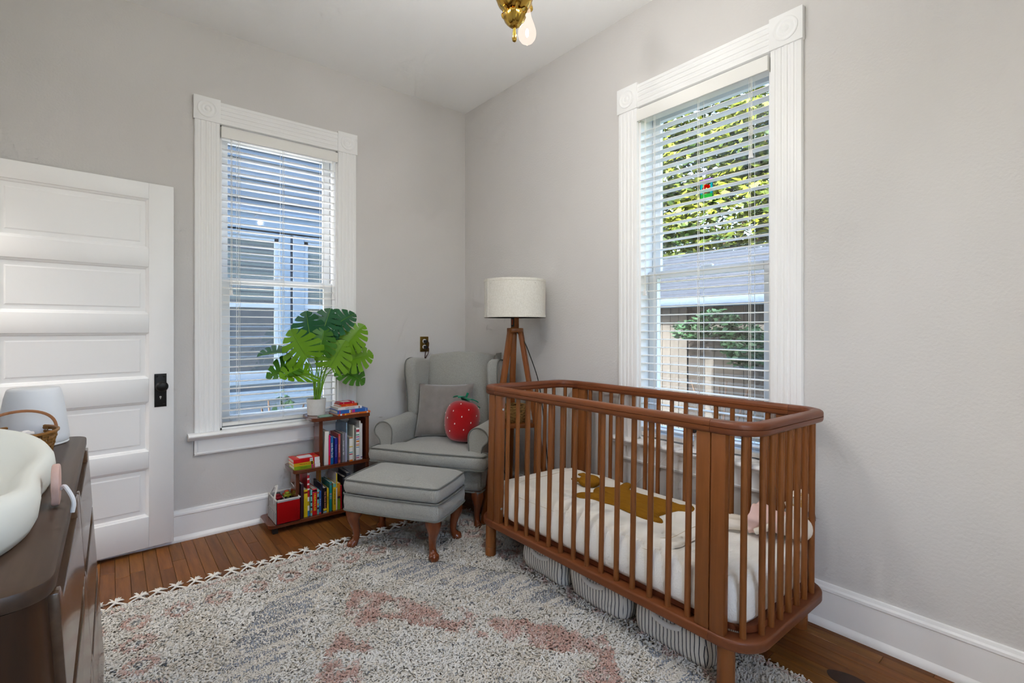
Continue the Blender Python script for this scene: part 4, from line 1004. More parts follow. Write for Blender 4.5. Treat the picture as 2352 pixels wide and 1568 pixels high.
# ------------------------------------------------------------------ books
BM = {}
def bmat(rgb):
    if rgb not in BM: BM[rgb] = mat('cover_%d_%d_%d' % rgb, srgb(*rgb), .35, spec=.4)
    return BM[rgb]
def text_mesh(txt, size, mt, bold=False):
    cu = bpy.data.curves.new('lettering', 'FONT'); cu.body = txt; cu.size = size; cu.align_x = 'CENTER'; cu.align_y = 'CENTER'; cu.extrude = .0002; cu.resolution_u = 2
    if bold: cu.offset = size*.012
    o = bpy.data.objects.new('tmp', cu); COL.objects.link(o); bpy.context.view_layer.update()
    me = bpy.data.meshes.new_from_object(o.evaluated_get(bpy.context.evaluated_depsgraph_get())); bpy.data.objects.remove(o)
    me.materials.clear(); me.materials.append(mt); return me
def book_up(x0, x1, z0, h, rgb, label, group, depth=.15, yf=-.245, title=None, tcol=(240,238,230), bands=(), lean=0., tsize=None):
    """upright book, spine to the room; cover is the root, pages its part"""
    t = x1-x0; c = .0016; hb = h
    cov = MB().rbox(-t/2, t/2, 0, .003, 0, hb, .0012, 2).box(-t/2, -t/2+c, .0, depth, 0, hb).box(t/2-c, t/2, .0, depth, 0, hb)
    o = part('book', cov, bmat(rgb)); o.location = ((x0+x1)/2, yf, z0); o.rotation_euler = (0, lean, 0)
    tag(o, label, 'book', group)
    part('pages', MB().box(-t/2+c, t/2-c, .003, depth-.004, .003, hb-.003), M['paper'], o, smooth=False)
    for (a, b, col) in bands: part('spine_band', MB().box(-t/2+.0004, t/2-.0004, -.0005, .0005, hb*a, hb*b), bmat(col), o, smooth=False)
    if title:
        sz = tsize or t*.62
        ob('lettering', text_mesh(title, sz, bmat(tcol), True), o, (0, -.0008, hb*.5), (PI/2, PI/2, 0))
    return o
G1, G2 = 'books on the middle shelf', 'books on the lowest shelf'
zb = .350
book_up(-1.217,-1.192,zb,.208,(226,222,214),'thick white book standing at the upright end of the middle shelf',G1, lean=.02)
book_up(-1.191,-1.179,zb,.184,(214,18,98),'thin magenta book on the middle shelf beside the thick white one',G1, bands=((0,.30,(206,24,40)),))
book_up(-1.178,-1.160,zb,.172,(20,98,160),'sky blue book with white script title on the middle shelf',G1, title='Little Blue Truck', tsize=.0135)
book_up(-1.153,-1.134,zb,.160,(28,32,128),'navy blue book on the middle shelf',G1, title='The little book of stories', tcol=(160,160,200), tsize=.008)
book_up(-1.128,-1.116,zb,.182,(196,96,96),'faded coral red spined book on the middle shelf',G1, bands=((.93,.99,(206,60,60)),(.1,.2,(150,60,60))), title='A good night story', tcol=(236,210,200), tsize=.007)
book_up(-1.115,-1.105,zb,.180,(78,68,74),'thin charcoal book on the middle shelf',G1)
book_up(-1.104,-1.086,zb,.182,(128,128,136),'grey book with white lettering on the middle shelf',G1, title='Goodnight songs  Night', tcol=(236,236,240), tsize=.0095)
book_up(-1.085,-1.075,zb,.182,(176,172,196),'lavender grey book on the middle shelf',G1)
book_up(-1.0745,-1.067,zb,.246,(140,166,186),'tall pale blue picture book standing behind on the middle shelf',G1, depth=.19, yf=-.232)
book_up(-1.058,-1.036,zb,.150,(236,232,224),'short white book with orange ends on the middle shelf',G1, bands=((0,.045,(206,112,24)),(.955,1,(206,112,24)),(.58,.62,(220,190,60)),(.34,.38,(70,160,170)),(.26,.30,(180,20,50))))
book_up(-1.0355,-1.026,zb,.226,(206,204,190),'tall cream book on the middle shelf',G1, depth=.18)
book_up(-1.013,-.992,zb,.206,(238,236,232),'white book with coloured dots on the spine near the middle shelf end',G1, bands=((.11,.135,(40,110,170)),(.05,.08,(180,90,120)),(.38,.40,(40,110,160)),(.43,.46,(206,140,40)),(.48,.50,(190,40,60)),(.55,.60,(220,130,50)),(.63,.66,(90,120,190)),(.70,.73,(190,60,120)),(.76,.80,(90,160,140)),(.87,.95,(196,60,80))))
book_up(-.9915,-.983,zb,.250,(222,220,216),'tall white picture book with pencil sketches on the middle shelf',G1, depth=.20)
book_up(-.9825,-.972,zb,.232,(224,220,220),'slim white book against the shelf end upright',G1, bands=((.04,.07,(90,60,120)),))
zb = .055
book_up(-1.356,-1.340,zb,.205,(52,28,40),'dark plum book behind the felt caddy on the lowest shelf',G2)
book_up(-1.338,-1.317,zb,.166,(226,196,30),'bright yellow book beside the red caddy on the lowest shelf',G2, title='The very busy day', tcol=(180,150,30), tsize=.008, bands=((.86,.93,(120,40,20)),))
book_up(-1.3165,-1.303,zb,.262,(200,30,44),'tall red and white patterned book on the lowest shelf',G2, yf=-.236, bands=((0,.12,(30,110,170)),(.12,.24,(236,232,226)),(.24,.34,(190,160,40)),(.34,.44,(236,232,226)),(.60,.64,(236,232,226)),(.72,.76,(236,232,226)),(.84,.88,(236,232,226)),(.95,1,(236,232,226))))
book_up(-1.300,-1.289,zb,.158,(120,190,186),'turquoise patterned book beside the red farmhouse book',G2, bands=((.1,.2,(200,150,50)),(.3,.36,(20,30,30)),(.5,.56,(20,40,40)),(.75,.8,(20,30,30))))
book_up(-1.288,-1.261,zb,.160,(206,18,26),'thick red book with yellow title on the lowest shelf',G2, title='FARMHOUSE', tcol=(240,206,40), tsize=.019, bands=((.86,.97,(180,40,90)),(.90,.96,(230,200,60))))
book_up(-1.260,-1.249,zb,.152,(126,188,180),'turquoise and black spotted book on the lowest shelf',G2, bands=((.2,.28,(30,30,30)),(.36,.44,(210,170,60)),(.6,.7,(30,30,30)),(.84,.9,(200,110,50))))
book_up(-1.248,-1.236,zb,.140,(40,92,170),'short royal blue book on the lowest shelf',G2, title='Brown Bear', tcol=(190,210,236), tsize=.009, bands=((0,.06,(200,50,60)),))
book_up(-1.2355,-1.227,zb,.182,(30,26,52),'thin midnight blue book on the lowest shelf',G2)
book_up(-1.223,-1.202,zb,.154,(24,20,24),'black book with multicoloured title on the lowest shelf',G2, title='THE TRUCK SHOW', tcol=(230,150,110), tsize=.0125, bands=((0,.05,(150,200,206)),(.08,.17,(226,206,50))))
book_up(-1.2005,-1.189,zb,.148,(226,190,30),'slim yellow book beside the black one on the lowest shelf',G2, title='Little chick counts', tcol=(90,70,20), tsize=.006)
book_up(-1.2005,-1.1865,zb+.001,.245,(206,128,30),'tall orange book standing behind on the lowest shelf',G2, yf=-.09, depth=.05)
book_up(-1.184,-1.170,zb,.182,(20,142,138),'teal book on the lowest shelf',G2, bands=((.42,.50,(120,150,170)),(.50,.53,(90,190,190)),(.56,.62,(150,150,170)),(.91,.94,(120,60,90))))
book_up(-1.163,-1.144,zb,.170,(226,186,34),'yellow nursery rhyme book with tall black title on the lowest shelf',G2, title='ITSY BITSY SPIDER', tcol=(70,60,20), tsize=.0125, bands=((.86,.99,(110,180,170)),))
book_up(-1.1435,-1.136,zb,.232,(236,232,236),'tall white and yellow book on the lowest shelf',G2, bands=((.6,1,(226,200,40)),))
book_up(-1.134,-1.117,zb,.166,(206,134,28),'orange and green book beside the footstool on the lowest shelf',G2, title='The jungle animals', tcol=(120,60,20), tsize=.008, bands=((0,.42,(110,150,30)),(.42,.50,(50,30,40))))
book_up(-1.1155,-1.107,zb,.150,(186,24,40),'thin red book at the footstool end of the lowest shelf',G2)
book_up(-1.100,-1.080,zb,.20,(40,44,52),'dark slate book in the shadow behind the footstool',G2)
book_up(-1.076,-1.050,zb,.22,(70,74,82),'grey book at the dark end of the lowest shelf',G2)
def book_flat(cx, cy, z, L_, d, t, rgb, label, group, rz=0., title=None, tcol=(240,238,230), tsize=.008, bands=(), inner=None):
    """lying book: spine along local x facing -y"""
    c = .0015
    cov = MB().rbox(-L_/2, L_/2, -d/2, -d/2+.003, 0, t, .001, 1).box(-L_/2, L_/2, -d/2, d/2, 0, c).box(-L_/2, L_/2, -d/2, d/2, t-c, t)
    o = part('book', cov, bmat(rgb)); o.location = (cx, cy, z); o.rotation_euler = (0,0,rz); tag(o, label, 'book', group)
    part('pages', MB().box(-L_/2+.003, L_/2-.003, -d/2+.003, d/2-.004, c, t-c), M['paper'], o, smooth=False)
    for a, b, col in bands: part('spine_band', MB().box(-L_/2+L_*a, -L_/2+L_*b, -d/2-.0004, -d/2+.0005, .0003, t-.0003), bmat(col), o, smooth=False)
    if title: ob('lettering', text_mesh(title, tsize, bmat(tcol), True), o, (0, -d/2-.0007, t/2), (PI/2,0,0))
    if inner:
        part('cover_picture', MB().box(-L_*.24, L_*.28, -d*.30, d*.25, t, t+.0004), bmat((226,228,232)), o, smooth=False)
        for k in range(10):
            a, b = rnd.uniform(-.46,.44), rnd.uniform(-.46,.42); part('cover_patch', MB().box(L_*a, L_*a+.014, d*b, d*b+.012, t, t+.0003), bmat(rnd.choice(((206,150,40),(150,180,50),(200,40,50),(80,150,130),(226,190,60)))), o, smooth=False)
    return o
G3, G4 = 'board books stacked on the middle step', 'books stacked on the top shelf'
ZS = .350
book_flat(-1.318, -.185, ZS, .152, .118, .020, (132,166,22), 'green spined board book at the bottom of the stack of three', G3, title='Farm babies  on the go', tcol=(60,70,20), tsize=.0085, bands=((.80,1,(236,230,232)),(.765,.80,(190,10,110)),(.66,.73,(206,20,120))))
book_flat(-1.320, -.185, ZS+.0202, .152, .118, .020, (216,166,24), 'yellow spined board book in the middle of the stack of three', G3, title='What will we  wear today', tcol=(110,70,10), tsize=.0085, bands=((.80,1,(236,230,232)),(.77,.80,(180,10,90)),(.66,.72,(60,14,20))))
book_flat(-1.322, -.187, ZS+.0404, .152, .118, .021, (214,16,20), 'red spined board book on top of the stack of three', G3, title='First words for me', tcol=(150,14,16), tsize=.0085, bands=((.80,1,(236,232,232)),(.62,.74,(200,214,210))), inner=True)
ZT = .650
book_flat(-1.030, -.175, ZT, .215, .165, .011, (214,104,24), 'orange paperback at the bottom of the top shelf pile', G4, rz=.03, title='Ten little songs we sing', tcol=(240,226,200), tsize=.006, bands=((.06,.11,(220,230,236)),(.14,.18,(206,50,30)),(.20,.24,(230,180,40)),(.88,.93,(230,200,190))))
book_flat(-1.040, -.180, ZT+.0112, .200, .150, .020, (36,94,176), 'thick blue picture book in the top shelf pile', G4, rz=.02, bands=((.05,.10,(150,60,130)),(.38,.42,(230,226,200)),(.43,.47,(226,120,50)),(.48,.57,(200,50,150)),(.91,.96,(120,150,200))))
book_flat(-1.050, -.165, ZT+.0315, .160, .135, .015, (236,232,226), 'white picture book in the top shelf pile', G4, rz=.04, title='SLEEPY FUZZY', tcol=(120,110,110), tsize=.010, bands=((.86,.90,(160,80,50)),))
book_flat(-1.045, -.150, ZT+.0468, .122, .105, .014, (214,70,20), 'small orange book in the top shelf pile', G4, rz=.05, title='Little bear book', tcol=(230,180,80), tsize=.007, bands=((0,.06,(40,40,20)),(.02,.05,(210,200,90)),(.94,1,(60,70,30))))
book_flat(-1.050, -.140, ZT+.0610, .098, .085, .010, (190,14,50), 'small crimson book on top of the top shelf pile', G4, rz=.02, bands=((.25,.28,(230,200,206)),(.86,.9,(230,200,206))), inner=True)
# sage dish, pot and plant
sgp = [( .042*math.cos(a)*(1+.16*math.cos(5*a)), .030*math.sin(a)*(1+.12*math.cos(5*a+1)) ) for a in [2*PI*i/40 for i in range(40)]]
sg = part('leaf_dish', MB().rprism(sgp, 0, .007, 'z', .0025, 2, 50), M['teal_dish'], loc=(-1.205, -.222, .650)); tag(sg, 'small sage green leaf shaped dish at the foot of the plant pot', 'dish')
part('dish_centre', MB().rprism([(x*.7,y*.7) for x,y in sgp], .007, .0095, 'z', .001, 1, 50), M['teal_dish'], sg)
plant = thing('potted_plant', 'potted monstera with lime and dark green leaves on the book shelf', 'plant', (-1.225, -.118, .650))
part('pot', MB().lathe([(0,0),(.050,0),(.053,.003),(.0585,.098),(.0585,.104),(.0545,.104),(.052,.085),(0,.085)], 40), M['pot'], plant, sharp=40)
part('moss', MB().lathe([(.053,.084),(.04,.09),(.02,.093),(0,.094)], 24), M['soil'], plant)
def monstera(size, fold, droop, seed):
    """split leaf in its own frame: base at the origin, tip along +y, face up +z"""
    rg = random.Random(seed); mb = MB()
    half = [(0,.0),(.28,-.16),(.50,-.10),(.60,.10),(.60,.33),(.52,.55),(.38,.75),(.20,.91),(0,1.0)]
    hp = [tuple(p)[:2] for p in spline([(*p,0) for p in half], 12)]; nP = len(hp)
    def Z(x, y): return fold*abs(x) - droop*(y*y) - .10*x*x + .02*math.sin(9*y+seed)*abs(x)
    lob = 7
    for sg in (-1, 1):
        for k in range(lob):
            i0, i1 = int(k*(nP-1)/lob), int((k+1)*(nP-1)/lob)
            m0, m1 = .02+.96*(k/lob)**1.05*.93, .02+.96*((k+1)/lob)**1.05*.93     # along the midrib
            inn = rg.uniform(.22,.36) if k not in (0, lob-1) else .7
            cols = max(4, i1-i0); rows = 7; gap = rg.uniform(.17,.25)
            g = []
            for r in range(rows+1):
                t = r/rows
                row = []
                for c in range(cols+1):
                    a = c/cols
                    sh_ = gap*smoothstep(inn, inn+.15, t)*(1 if k < lob-1 else .4)*(1+.4*smoothstep(.6,1,t))
                    aa = .5+(a-.5)*(1-sh_)
                    if t > .85: pass
                    q = i0+(i1-i0)*aa; j = min(nP-2, int(q)); f = q-j
                    ox, oy = lerp(hp[j][0],hp[j+1][0],f), lerp(hp[j][1],hp[j+1][1],f)
                    rim = 1-.05*(2*a-1)**4*smoothstep(.7,1,t)
                    my = lerp(m0,m1,aa); cv = t*(1-t)*.10
                    x = ox*t*rim; y = lerp(my, oy, t)*1.0 - cv
                    row.append((sg*x*size, y*size, Z(x, y)*size))
                g.append(row)
            vs = [p for row in g for p in row]; w = cols+1
            fs = [(r*w+c, r*w+c+1, (r+1)*w+c+1, (r+1)*w+c) for r in range(rows) for c in range(cols)]
            mb.add(vs, fs if sg > 0 else [tuple(reversed(f)) for f in fs])
    return mb
def leaf(base, axis, nrm, size, mt, fold=.22, droop=.18, seed=1):
    """leaf blade at base, pointing along axis, facing nrm; with its own stalk from the pot"""
    b, y_, n_ = Vector(base), Vector(axis).normalized(), Vector(nrm)
    n_ = (n_ - y_*n_.dot(y_)).normalized(); x_ = y_.cross(n_)
    mesh = monstera(size, fold, droop, seed)
    R_ = Matrix((x_, y_, n_)).transposed().to_4x4()
    loc = b - Vector(plant.location)
    o = part('leaf', mesh, mt, plant, sharp=80); o.matrix_local = Matrix.Translation(loc) @ R_
    rib = MB().tube([R_ @ Vector((0,size*t,size*(-droop*t*t)+.0015)) for t in (0,.25,.5,.75,.96)], [.0024,.002,.0016,.0012,.0006], 5)
    rb = part('midrib', rib.xf((Matrix.Translation(loc) @ R_).inverted() @ Matrix.Translation(loc)), M['stem'], o)
    a = rnd.uniform(0, 2*PI); s0 = Vector((.018*math.cos(a), .018*math.sin(a), .088))
    mid = s0.lerp(loc, .45) + Vector((0,0,.06)); mid.x = lerp(s0.x, loc.x, .30); mid.y = lerp(s0.y, loc.y, .30)
    part('stalk', MB().tube(spline([s0, mid, loc], 6), [.0034]*5+[.003]*4+[.0026]*4, 6), M['stem'], plant)
V_ = (-.40,-.80,.45)
LL = [  # base, axis, facing, size, material
 ((-1.300,-.170,1.020), (-.45,-.10,.80), (-.35,-.75,.50), .205, 'lime', .20, .10),
 ((-1.150,-.165,.955), (.35,-.20,.80), (-.30,-.80,.45), .195, 'lime', .20, .12),
 ((-1.290,-.185,.925), (-.90,-.30,.05), (-.25,-.62,.75), .190, 'lime', .25, .16),
 ((-1.360,-.150,.960), (-.95,-.05,-.10), (-.10,-.55,.80), .170, 'mid_green', .35, .30),
 ((-1.040,-.150,1.090), (.55,-.10,.75), (-.45,-.75,.35), .185, 'lime', .25, .14),
 ((-1.045,-.155,.985), (.92,-.15,.30), (-.20,-.80,.50), .190, 'lime', .22, .16),
 ((-1.080,-.170,.935), (.55,-.25,-.30), (-.10,-.75,.60), .175, 'mid_green', .30, .25),
 ((-1.245,-.070,1.130), (-.20,-.10,.95), (-.40,-.75,.35), .190, 'green', .22, .14),
 ((-1.170,-.060,1.160), (.25,-.05,.90), (-.35,-.80,.40), .190, 'green', .22, .14),
 ((-1.110,-.080,1.210), (.75,-.10,.60), (-.30,-.70,.60), .185, 'green', .25, .20),
 ((-1.150,-.090,1.080), (.80,.05,.25), (-.20,-.75,.60), .190, 'green', .25, .2),
 ((-1.400,-.100,1.050), (-.96,-.05,.10), (.05,-.20,.95), .165, 'green', .30, .22),
 ((-1.100,-.110,1.010), (.70,-.10,-.10), (-.30,-.80,.45), .180, 'green', .25, .2),
 ((-1.210,-.130,1.050), (.15,-.05,.85), (-.35,-.80,.40), .170, 'mid_green', .22, .14),
 ((-1.060,-.060,1.060), (.85,.05,.40), (-.30,-.75,.50), .180, 'mid_green', .25, .18)]
for i, (b, ax, nr, sz, mt_n, fo, dr) in enumerate(LL): leaf(b, ax, nr, sz, M[mt_n], fo, dr, i+1)

# ------------------------------------------------------------------ felt caddy on the lowest shelf
ca = thing('felt_caddy', 'grey felt caddy with a red end panel on the lowest shelf', 'caddy', (-1.432, -.172, .055))
cw, cd, chh = .066, .098, .138; t = .004
def slab(name, mb, m): return part(name, mb, m, ca, smooth=False)
part('red_panel', MB().rbox(-cw+.002, cw-.002, -cd-.003, -cd+.001, .004, chh-.010, .002, 2), M['red'], ca)
slab('back_panel', MB().box(-cw, cw, cd-t, cd, 0, chh), M['felt'])
slab('front_panel', MB().box(-cw, cw, -cd, -cd+t, 0, chh), M['felt'])
sp0 = slab('side_panel', MB().box(-cw, -cw+t, -cd, cd, 0, chh+.004), M['felt']); slab('side_panel', MB().box(cw-t, cw, -cd, cd, 0, chh), M['felt'])
slab('caddy_floor', MB().box(-cw, cw, -cd, cd, 0, .004), M['felt'])
slab('divider', MB().box(-cw+t, cw-t, -.018, -.015, .004, chh-.02), M['felt']); slab('divider', MB().box(-.0015, .0015, -cd+t, cd-t, .004, chh-.02), M['felt'])
part('rim', MB().tube([(-cw+.002,-cd+.002,chh),(cw-.002,-cd+.002,chh),(cw-.002,cd-.002,chh),(-cw+.002,cd-.002,chh)], .005, 6, closed=True), M['felt_trim'], ca)
pk = part('side_pocket', MB().box(-cw-.004, -cw, -cd+.004, cd-.004, .004, .064), M['felt'], ca, smooth=False)
part('pocket_edge', MB().tube([(-cw-.003, -cd+.004, .065), (-cw-.003, cd-.004, .065)], .0016, 5), M['plush_grey'], pk)
for k in range(5): part('pocket_stitch', MB().box(-cw-.0055, -cw-.004, -.075+.036*k, -.072+.036*k, .008, .060), M['plush_grey'], pk, smooth=False)
for sx in (-1, 1):
    y0 = .045
    hp_ = spline([(sx*(cw+.003), -y0, chh-.03), (sx*(cw+.002), -y0+.004, chh+.005), (sx*(cw-.012), -y0*.6, chh+.045), (sx*(cw-.018), 0, chh+.056), (sx*(cw-.012), y0*.6, chh+.045), (sx*(cw+.002), y0-.004, chh+.005), (sx*(cw+.003), y0, chh-.03)], 5)
    hm = MB(); vs = []; 
    for p in hp_: vs += [(p.x-.0015*sx, p.y, p.z-.0), (p.x+.0015*sx, p.y, p.z), (p.x+.0015*sx-.010*sx, p.y, p.z+.012), (p.x-.0015*sx-.010*sx, p.y, p.z+.012)]
    fs = [(4*i+q, 4*i+(q+1)%4, 4*i+4+(q+1)%4, 4*i+4+q) for i in range(len(hp_)-1) for q in range(4)]
    part('handle', hm.add(vs, fs), M['felt_trim'], ca)
for j, (x, y, rgb, h) in enumerate(((-.03,.03,(150,16,30),.02),(.03,.035,(160,160,40),.03),(-.02,.065,(40,44,46),.012),(.035,.07,(200,60,30),.02))):
    q = part('toy_car', MB().rbox(-.022,.022,-.014,.014,.0,.020,.006,2).rbox(-.013,.013,-.012,.012,.018,.034,.007,2), bmat(rgb)); q.location = (-1.432+x*.9, -.172+y, .055+chh-.034+h*.2)
    tag(q, ('dark red','yellow green','charcoal','orange')[j]+' little toy car piled in the felt caddy', 'toy', 'toys in the felt caddy')
    for sx in (-1,1):
        for sy in (-1,1): part('wheel', MB().lathe([(0,0),(.006,0),(.006,.003),(0,.003)], 10).xf(Matrix.Translation((sx*.013, sy*.0145, .004)) @ Matrix.Rotation(PI/2,4,'X')), M['cordblack'], q)

# ------------------------------------------------------------------ rug
RX0, RX1, RY0, RY1 = -2.405, -.422, -3.72, -.640
rug = thing('area_rug', 'cream shag rug with pink diamond and grey blue woven bands', 'rug', (0,0,0))
M['rug_base'] = mat('rug_weave', srgb(232,226,217), .95, bump=(300,.5))
part('rug_backing', MB().rbox(RX0, RX1, RY0, RY1, .0008, .007, .003, 2), M['rug_base'], rug)
def rug_colours(x, y, rg):
    """pattern of the pile at plan points; returns linear rgb and pile height"""
    n = len(x); lin = lambda c: np.array(srgb(*c)[:3])
    cream, ivory, beige = lin((243,239,232)), lin((249,247,243)), lin((234,226,214))
    pink, rose, grey, blue = lin((229,204,196)), lin((217,180,169)), lin((132,136,142)), lin((162,169,183))
    h1 = rg.random(n); h2 = rg.random(n); h3 = rg.random(n)
    def vn(px, py, sc, sd):            # cheap value noise
        u, v = px*sc+sd*17.1, py*sc+sd*9.7; iu, iv = np.floor(u), np.floor(v); fu, fv = u-iu, v-iv; fu = fu*fu*(3-2*fu); fv = fv*fv*(3-2*fv)
        H = lambda a, b: np.modf(np.abs(np.sin(a*127.1+b*311.7+sd*5.3)*43758.5453))[0]
        return (H(iu,iv)*(1-fu)+H(iu+1,iv)*fu)*(1-fv) + (H(iu,iv+1)*(1-fu)+H(iu+1,iv+1)*fu)*fv
    base = np.where((vn(x,y,9,1)+.5*(h1-.5) > .52)[:,None], ivory, cream); base = np.where((vn(x,y,14,2)*.6+.4*h2 > .68)[:,None], beige, base)
    col = base.copy(); hgt = np.full(n, .0125)
    dx, dy = np.abs(x+1.388), np.abs(y+2.10); m = dx/.62+dy/.94 + (vn(x,y,30,3)-.5)*.05
    pk = (m > .71) & (m < 1.0)
    chk = vn(x, y, 26, 4)*.5 + vn(x*1.0, y, 11, 5)*.5 + .20*(h1-.5)
    col[pk & (chk > .45)] = pink; col[pk & (chk > .60)] = rose
    # small dark flecks on a loose lattice
    def flecks(mask, sx, sy, keep, seed, lx=.017, ly=.006):
        gx, gy = x/sx, y/sy; row = np.floor(gy); gx = gx + (row % 2)*.5; cell = np.floor(gx)
        H = np.modf(np.abs(np.sin(cell*91.7+row*47.3+seed)*9631.7))[0]; H2 = np.modf(H*57.3)[0]
        ox, oy = (gx-cell-.5)*sx + (H-.5)*.4*sx, (gy-row-.5)*sy + (H2-.5)*.3*sy + ox_s*((gx-cell-.5)*sx)
        hit = mask & (np.abs(ox) < lx) & (np.abs(oy) < ly) & (H2 < keep); col[hit] = grey*(.85+.4*h3[hit,None])
    ox_s = .3
    flecks(m < .68, .085, .065, .42, 1, .013, .005); flecks((m > 1.04) & (m < 1.24), .075, .060, .60, 2, .011, .006)
    bl = (m > 1.27) & (m < 1.69) & (dx < .705) & (dy < 1.15)
    st = vn(x*.55, y*7.0, 9, 6)*.62 + vn(x*2.0, y*16.0, 9, 7)*.38 + .22*(h1-.5)
    col[bl] = beige*.55+ivory*.45; col[bl & (st > .45)] = blue; col[bl & (st > .60)] = blue*.82; hgt[bl] = .006
    out = ~bl & (m >= 1.27)
    flecks(out, .095, .075, .38, 3, .013, .005)
    # ring rows along the borders
    for along, off0, step, pos in (('x', -2.168, .1462, -.853), ('y', -.853-.163, .163, -2.168), ('y', -.853-.163, .163, -.62)):
        a, b = (x, y) if along == 'x' else (y, x)
        k = (a-off0)/step; f = (k-np.round(k))*step; g = b-pos; rr = np.hypot(f/.052, g/.060) if along == 'x' else np.hypot(f/.056, g/.062)
        rr = rr*.6 + .4*(np.abs(f)/.058+np.abs(g)/.066) + (h1-.5)*.18
        okk = out & (k < 11.5) if along == 'x' else out & (k < .4)
        col[okk & (rr > .58) & (rr < 1.02)] = pink; col[okk & (rr > .74) & (rr < .95) & (h2 > .45)] = rose; col[okk & (rr < .20)] = grey*1.2
    ed = np.abs(y+.705+(vn(x,y,6,8)-.5)*.02) < .010; col[ed & (vn(x,y,22,9) > .42)] = pink
    ed2 = y > -.672; hgt[ed2] = .007; col[ed2] = ivory; col[np.abs(y+.664) < .004] = blue
    er = x > -.462; col[er & (np.abs(x+.445) < .008)] = pink
    col = col*(0.90+.14*h3)[:,None]*(.93+.10*vn(x,y,40,11))[:,None]
    return col, hgt
rg = np.random.default_rng(5); sp = .0066
gx, gy = np.meshgrid(np.arange(RX0+.004, RX1-.003, sp), np.arange(RY0+.004, RY1-.003, sp))
px, py = gx.ravel(), gy.ravel(); px = px+rg.uniform(-.5,.5,px.size)*sp; py = py+rg.uniform(-.5,.5,py.size)*sp
tc_, th_ = rug_colours(px, py, rg); n = px.size
th_ = th_*rg.uniform(.75,1.25,n)
ang = .8*np.sin(px*23.3+1.7*np.sin(py*19.1))+.8*np.sin(py*27.9+px*14.3)+rg.normal(0,1.7,n)-1.2
ln_ = np.where(th_ < .010, rg.uniform(.004,.006,n), rg.uniform(.009,.016,n)); w_ = rg.uniform(.0022,.0036,n)*np.where(th_ < .011, .8, 1.0)
cxa, sxa = np.cos(ang), np.sin(ang); tx, ty = -sxa, cxa
ze_ = rg.uniform(.55,1.12,n)
def lvl(t, wv, zf): return np.stack([np.stack([px+cxa*ln_*t+tx*wv*s, py+sxa*ln_*t+ty*wv*s, .006+th_*zf], 1) for s in (-1,1)], 1)
VV = np.concatenate([lvl(0, w_*.8, 0), lvl(.25, w_, .75), lvl(1.0, w_*.8, ze_)], 1).reshape(-1,3)
idx = (np.arange(n)*6)[:,None]; FF = np.concatenate([idx+np.array([0,1,3,2]), idx+np.array([2,3,5,4])], 1).reshape(-1,4)
me = bpy.data.meshes.new('pile'); me.vertices.add(len(VV)); me.vertices.foreach_set('co', VV.ravel())
me.loops.add(FF.size); me.loops.foreach_set('vertex_index', FF.ravel()); me.polygons.add(len(FF)); me.polygons.foreach_set('loop_start', np.arange(len(FF))*4)
me.update(calc_edges=True)
ca_ = me.color_attributes.new('dye', 'FLOAT_COLOR', 'POINT'); cc = np.ones((n,6,4), np.float32); cc[:,:,:3] = tc_[:,None,:]; ca_.data.foreach_set('color', cc.ravel())
mp_ = bpy.data.materials.new('rug_pile'); mp_.use_nodes = True; nt = mp_.node_tree; pb = nt.nodes['Principled BSDF']; at = nt.nodes.new('ShaderNodeAttribute'); at.attribute_name = 'dye'
nt.links.new(at.outputs['Color'], pb.inputs['Base Color']); pb.inputs['Roughness'].default_value = .95; pb.inputs['Specular IOR Level'].default_value = .05; pb.inputs['Sheen Weight'].default_value = .2
ge = nt.nodes.new('ShaderNodeNewGeometry'); vm = nt.nodes.new('ShaderNodeVectorMath'); vm.operation = 'SCALE'; vm.inputs[3].default_value = .20
va = nt.nodes.new('ShaderNodeVectorMath'); va.operation = 'ADD'; va.inputs[1].default_value = (0,0,1); vz = nt.nodes.new('ShaderNodeVectorMath'); vz.operation = 'NORMALIZE'
nt.links.new(ge.outputs['Normal'], vm.inputs[0]); nt.links.new(vm.outputs[0], va.inputs[0]); nt.links.new(va.outputs[0], vz.inputs[0]); nt.links.new(vz.outputs[0], pb.inputs['Normal'])
tr_ = nt.nodes.new('ShaderNodeBsdfTranslucent'); mx_ = nt.nodes.new('ShaderNodeMixShader'); mx_.inputs[0].default_value = .22
nt.links.new(at.outputs['Color'], tr_.inputs[0]); nt.links.new(pb.outputs[0], mx_.inputs[1]); nt.links.new(tr_.outputs[0], mx_.inputs[2]); nt.links.new(mx_.outputs[0], nt.nodes['Material Output'].inputs[0])
me.materials.append(mp_); pile = ob('pile', me, rug); pile['kind'] = 'stuff'
def tassel(seed):
    r = random.Random(seed); mb = MB()
    for s in (-1, 1): mb.tube(spline([(s*.034,0,.004),(s*.020,.016,.006),(s*.003,.030,.008)], 4), .0045, 6)
    mb.ball((0,.034,.009), .0085, .0085, .0075, 10, 6)
    for k in range(20):
        a = r.uniform(-1.35,1.35)+.35*r.choice((-1,1)); L_ = r.uniform(.020,.036); z1 = r.uniform(.002,.016)
        d = (math.sin(a), math.cos(a)); c = r.uniform(-.5,.5)
        p = [(0,.036,.009),(d[0]*L_*.5,.036+d[1]*L_*.5,.010+z1*.4),(d[0]*L_+c*.008,.036+d[1]*L_+.002,z1)]
        mb.tube(p, [.0034,.0030,.0016], 4)
    return mesh_of('tassel', mb, M['tassel_wool'], 80)
M['tassel_wool'] = mat('tassel_wool', srgb(232,228,220), .95, sheen=.3, spec=.05)
tm = [tassel(k) for k in range(4)]
k = 0; x = RX0+.036
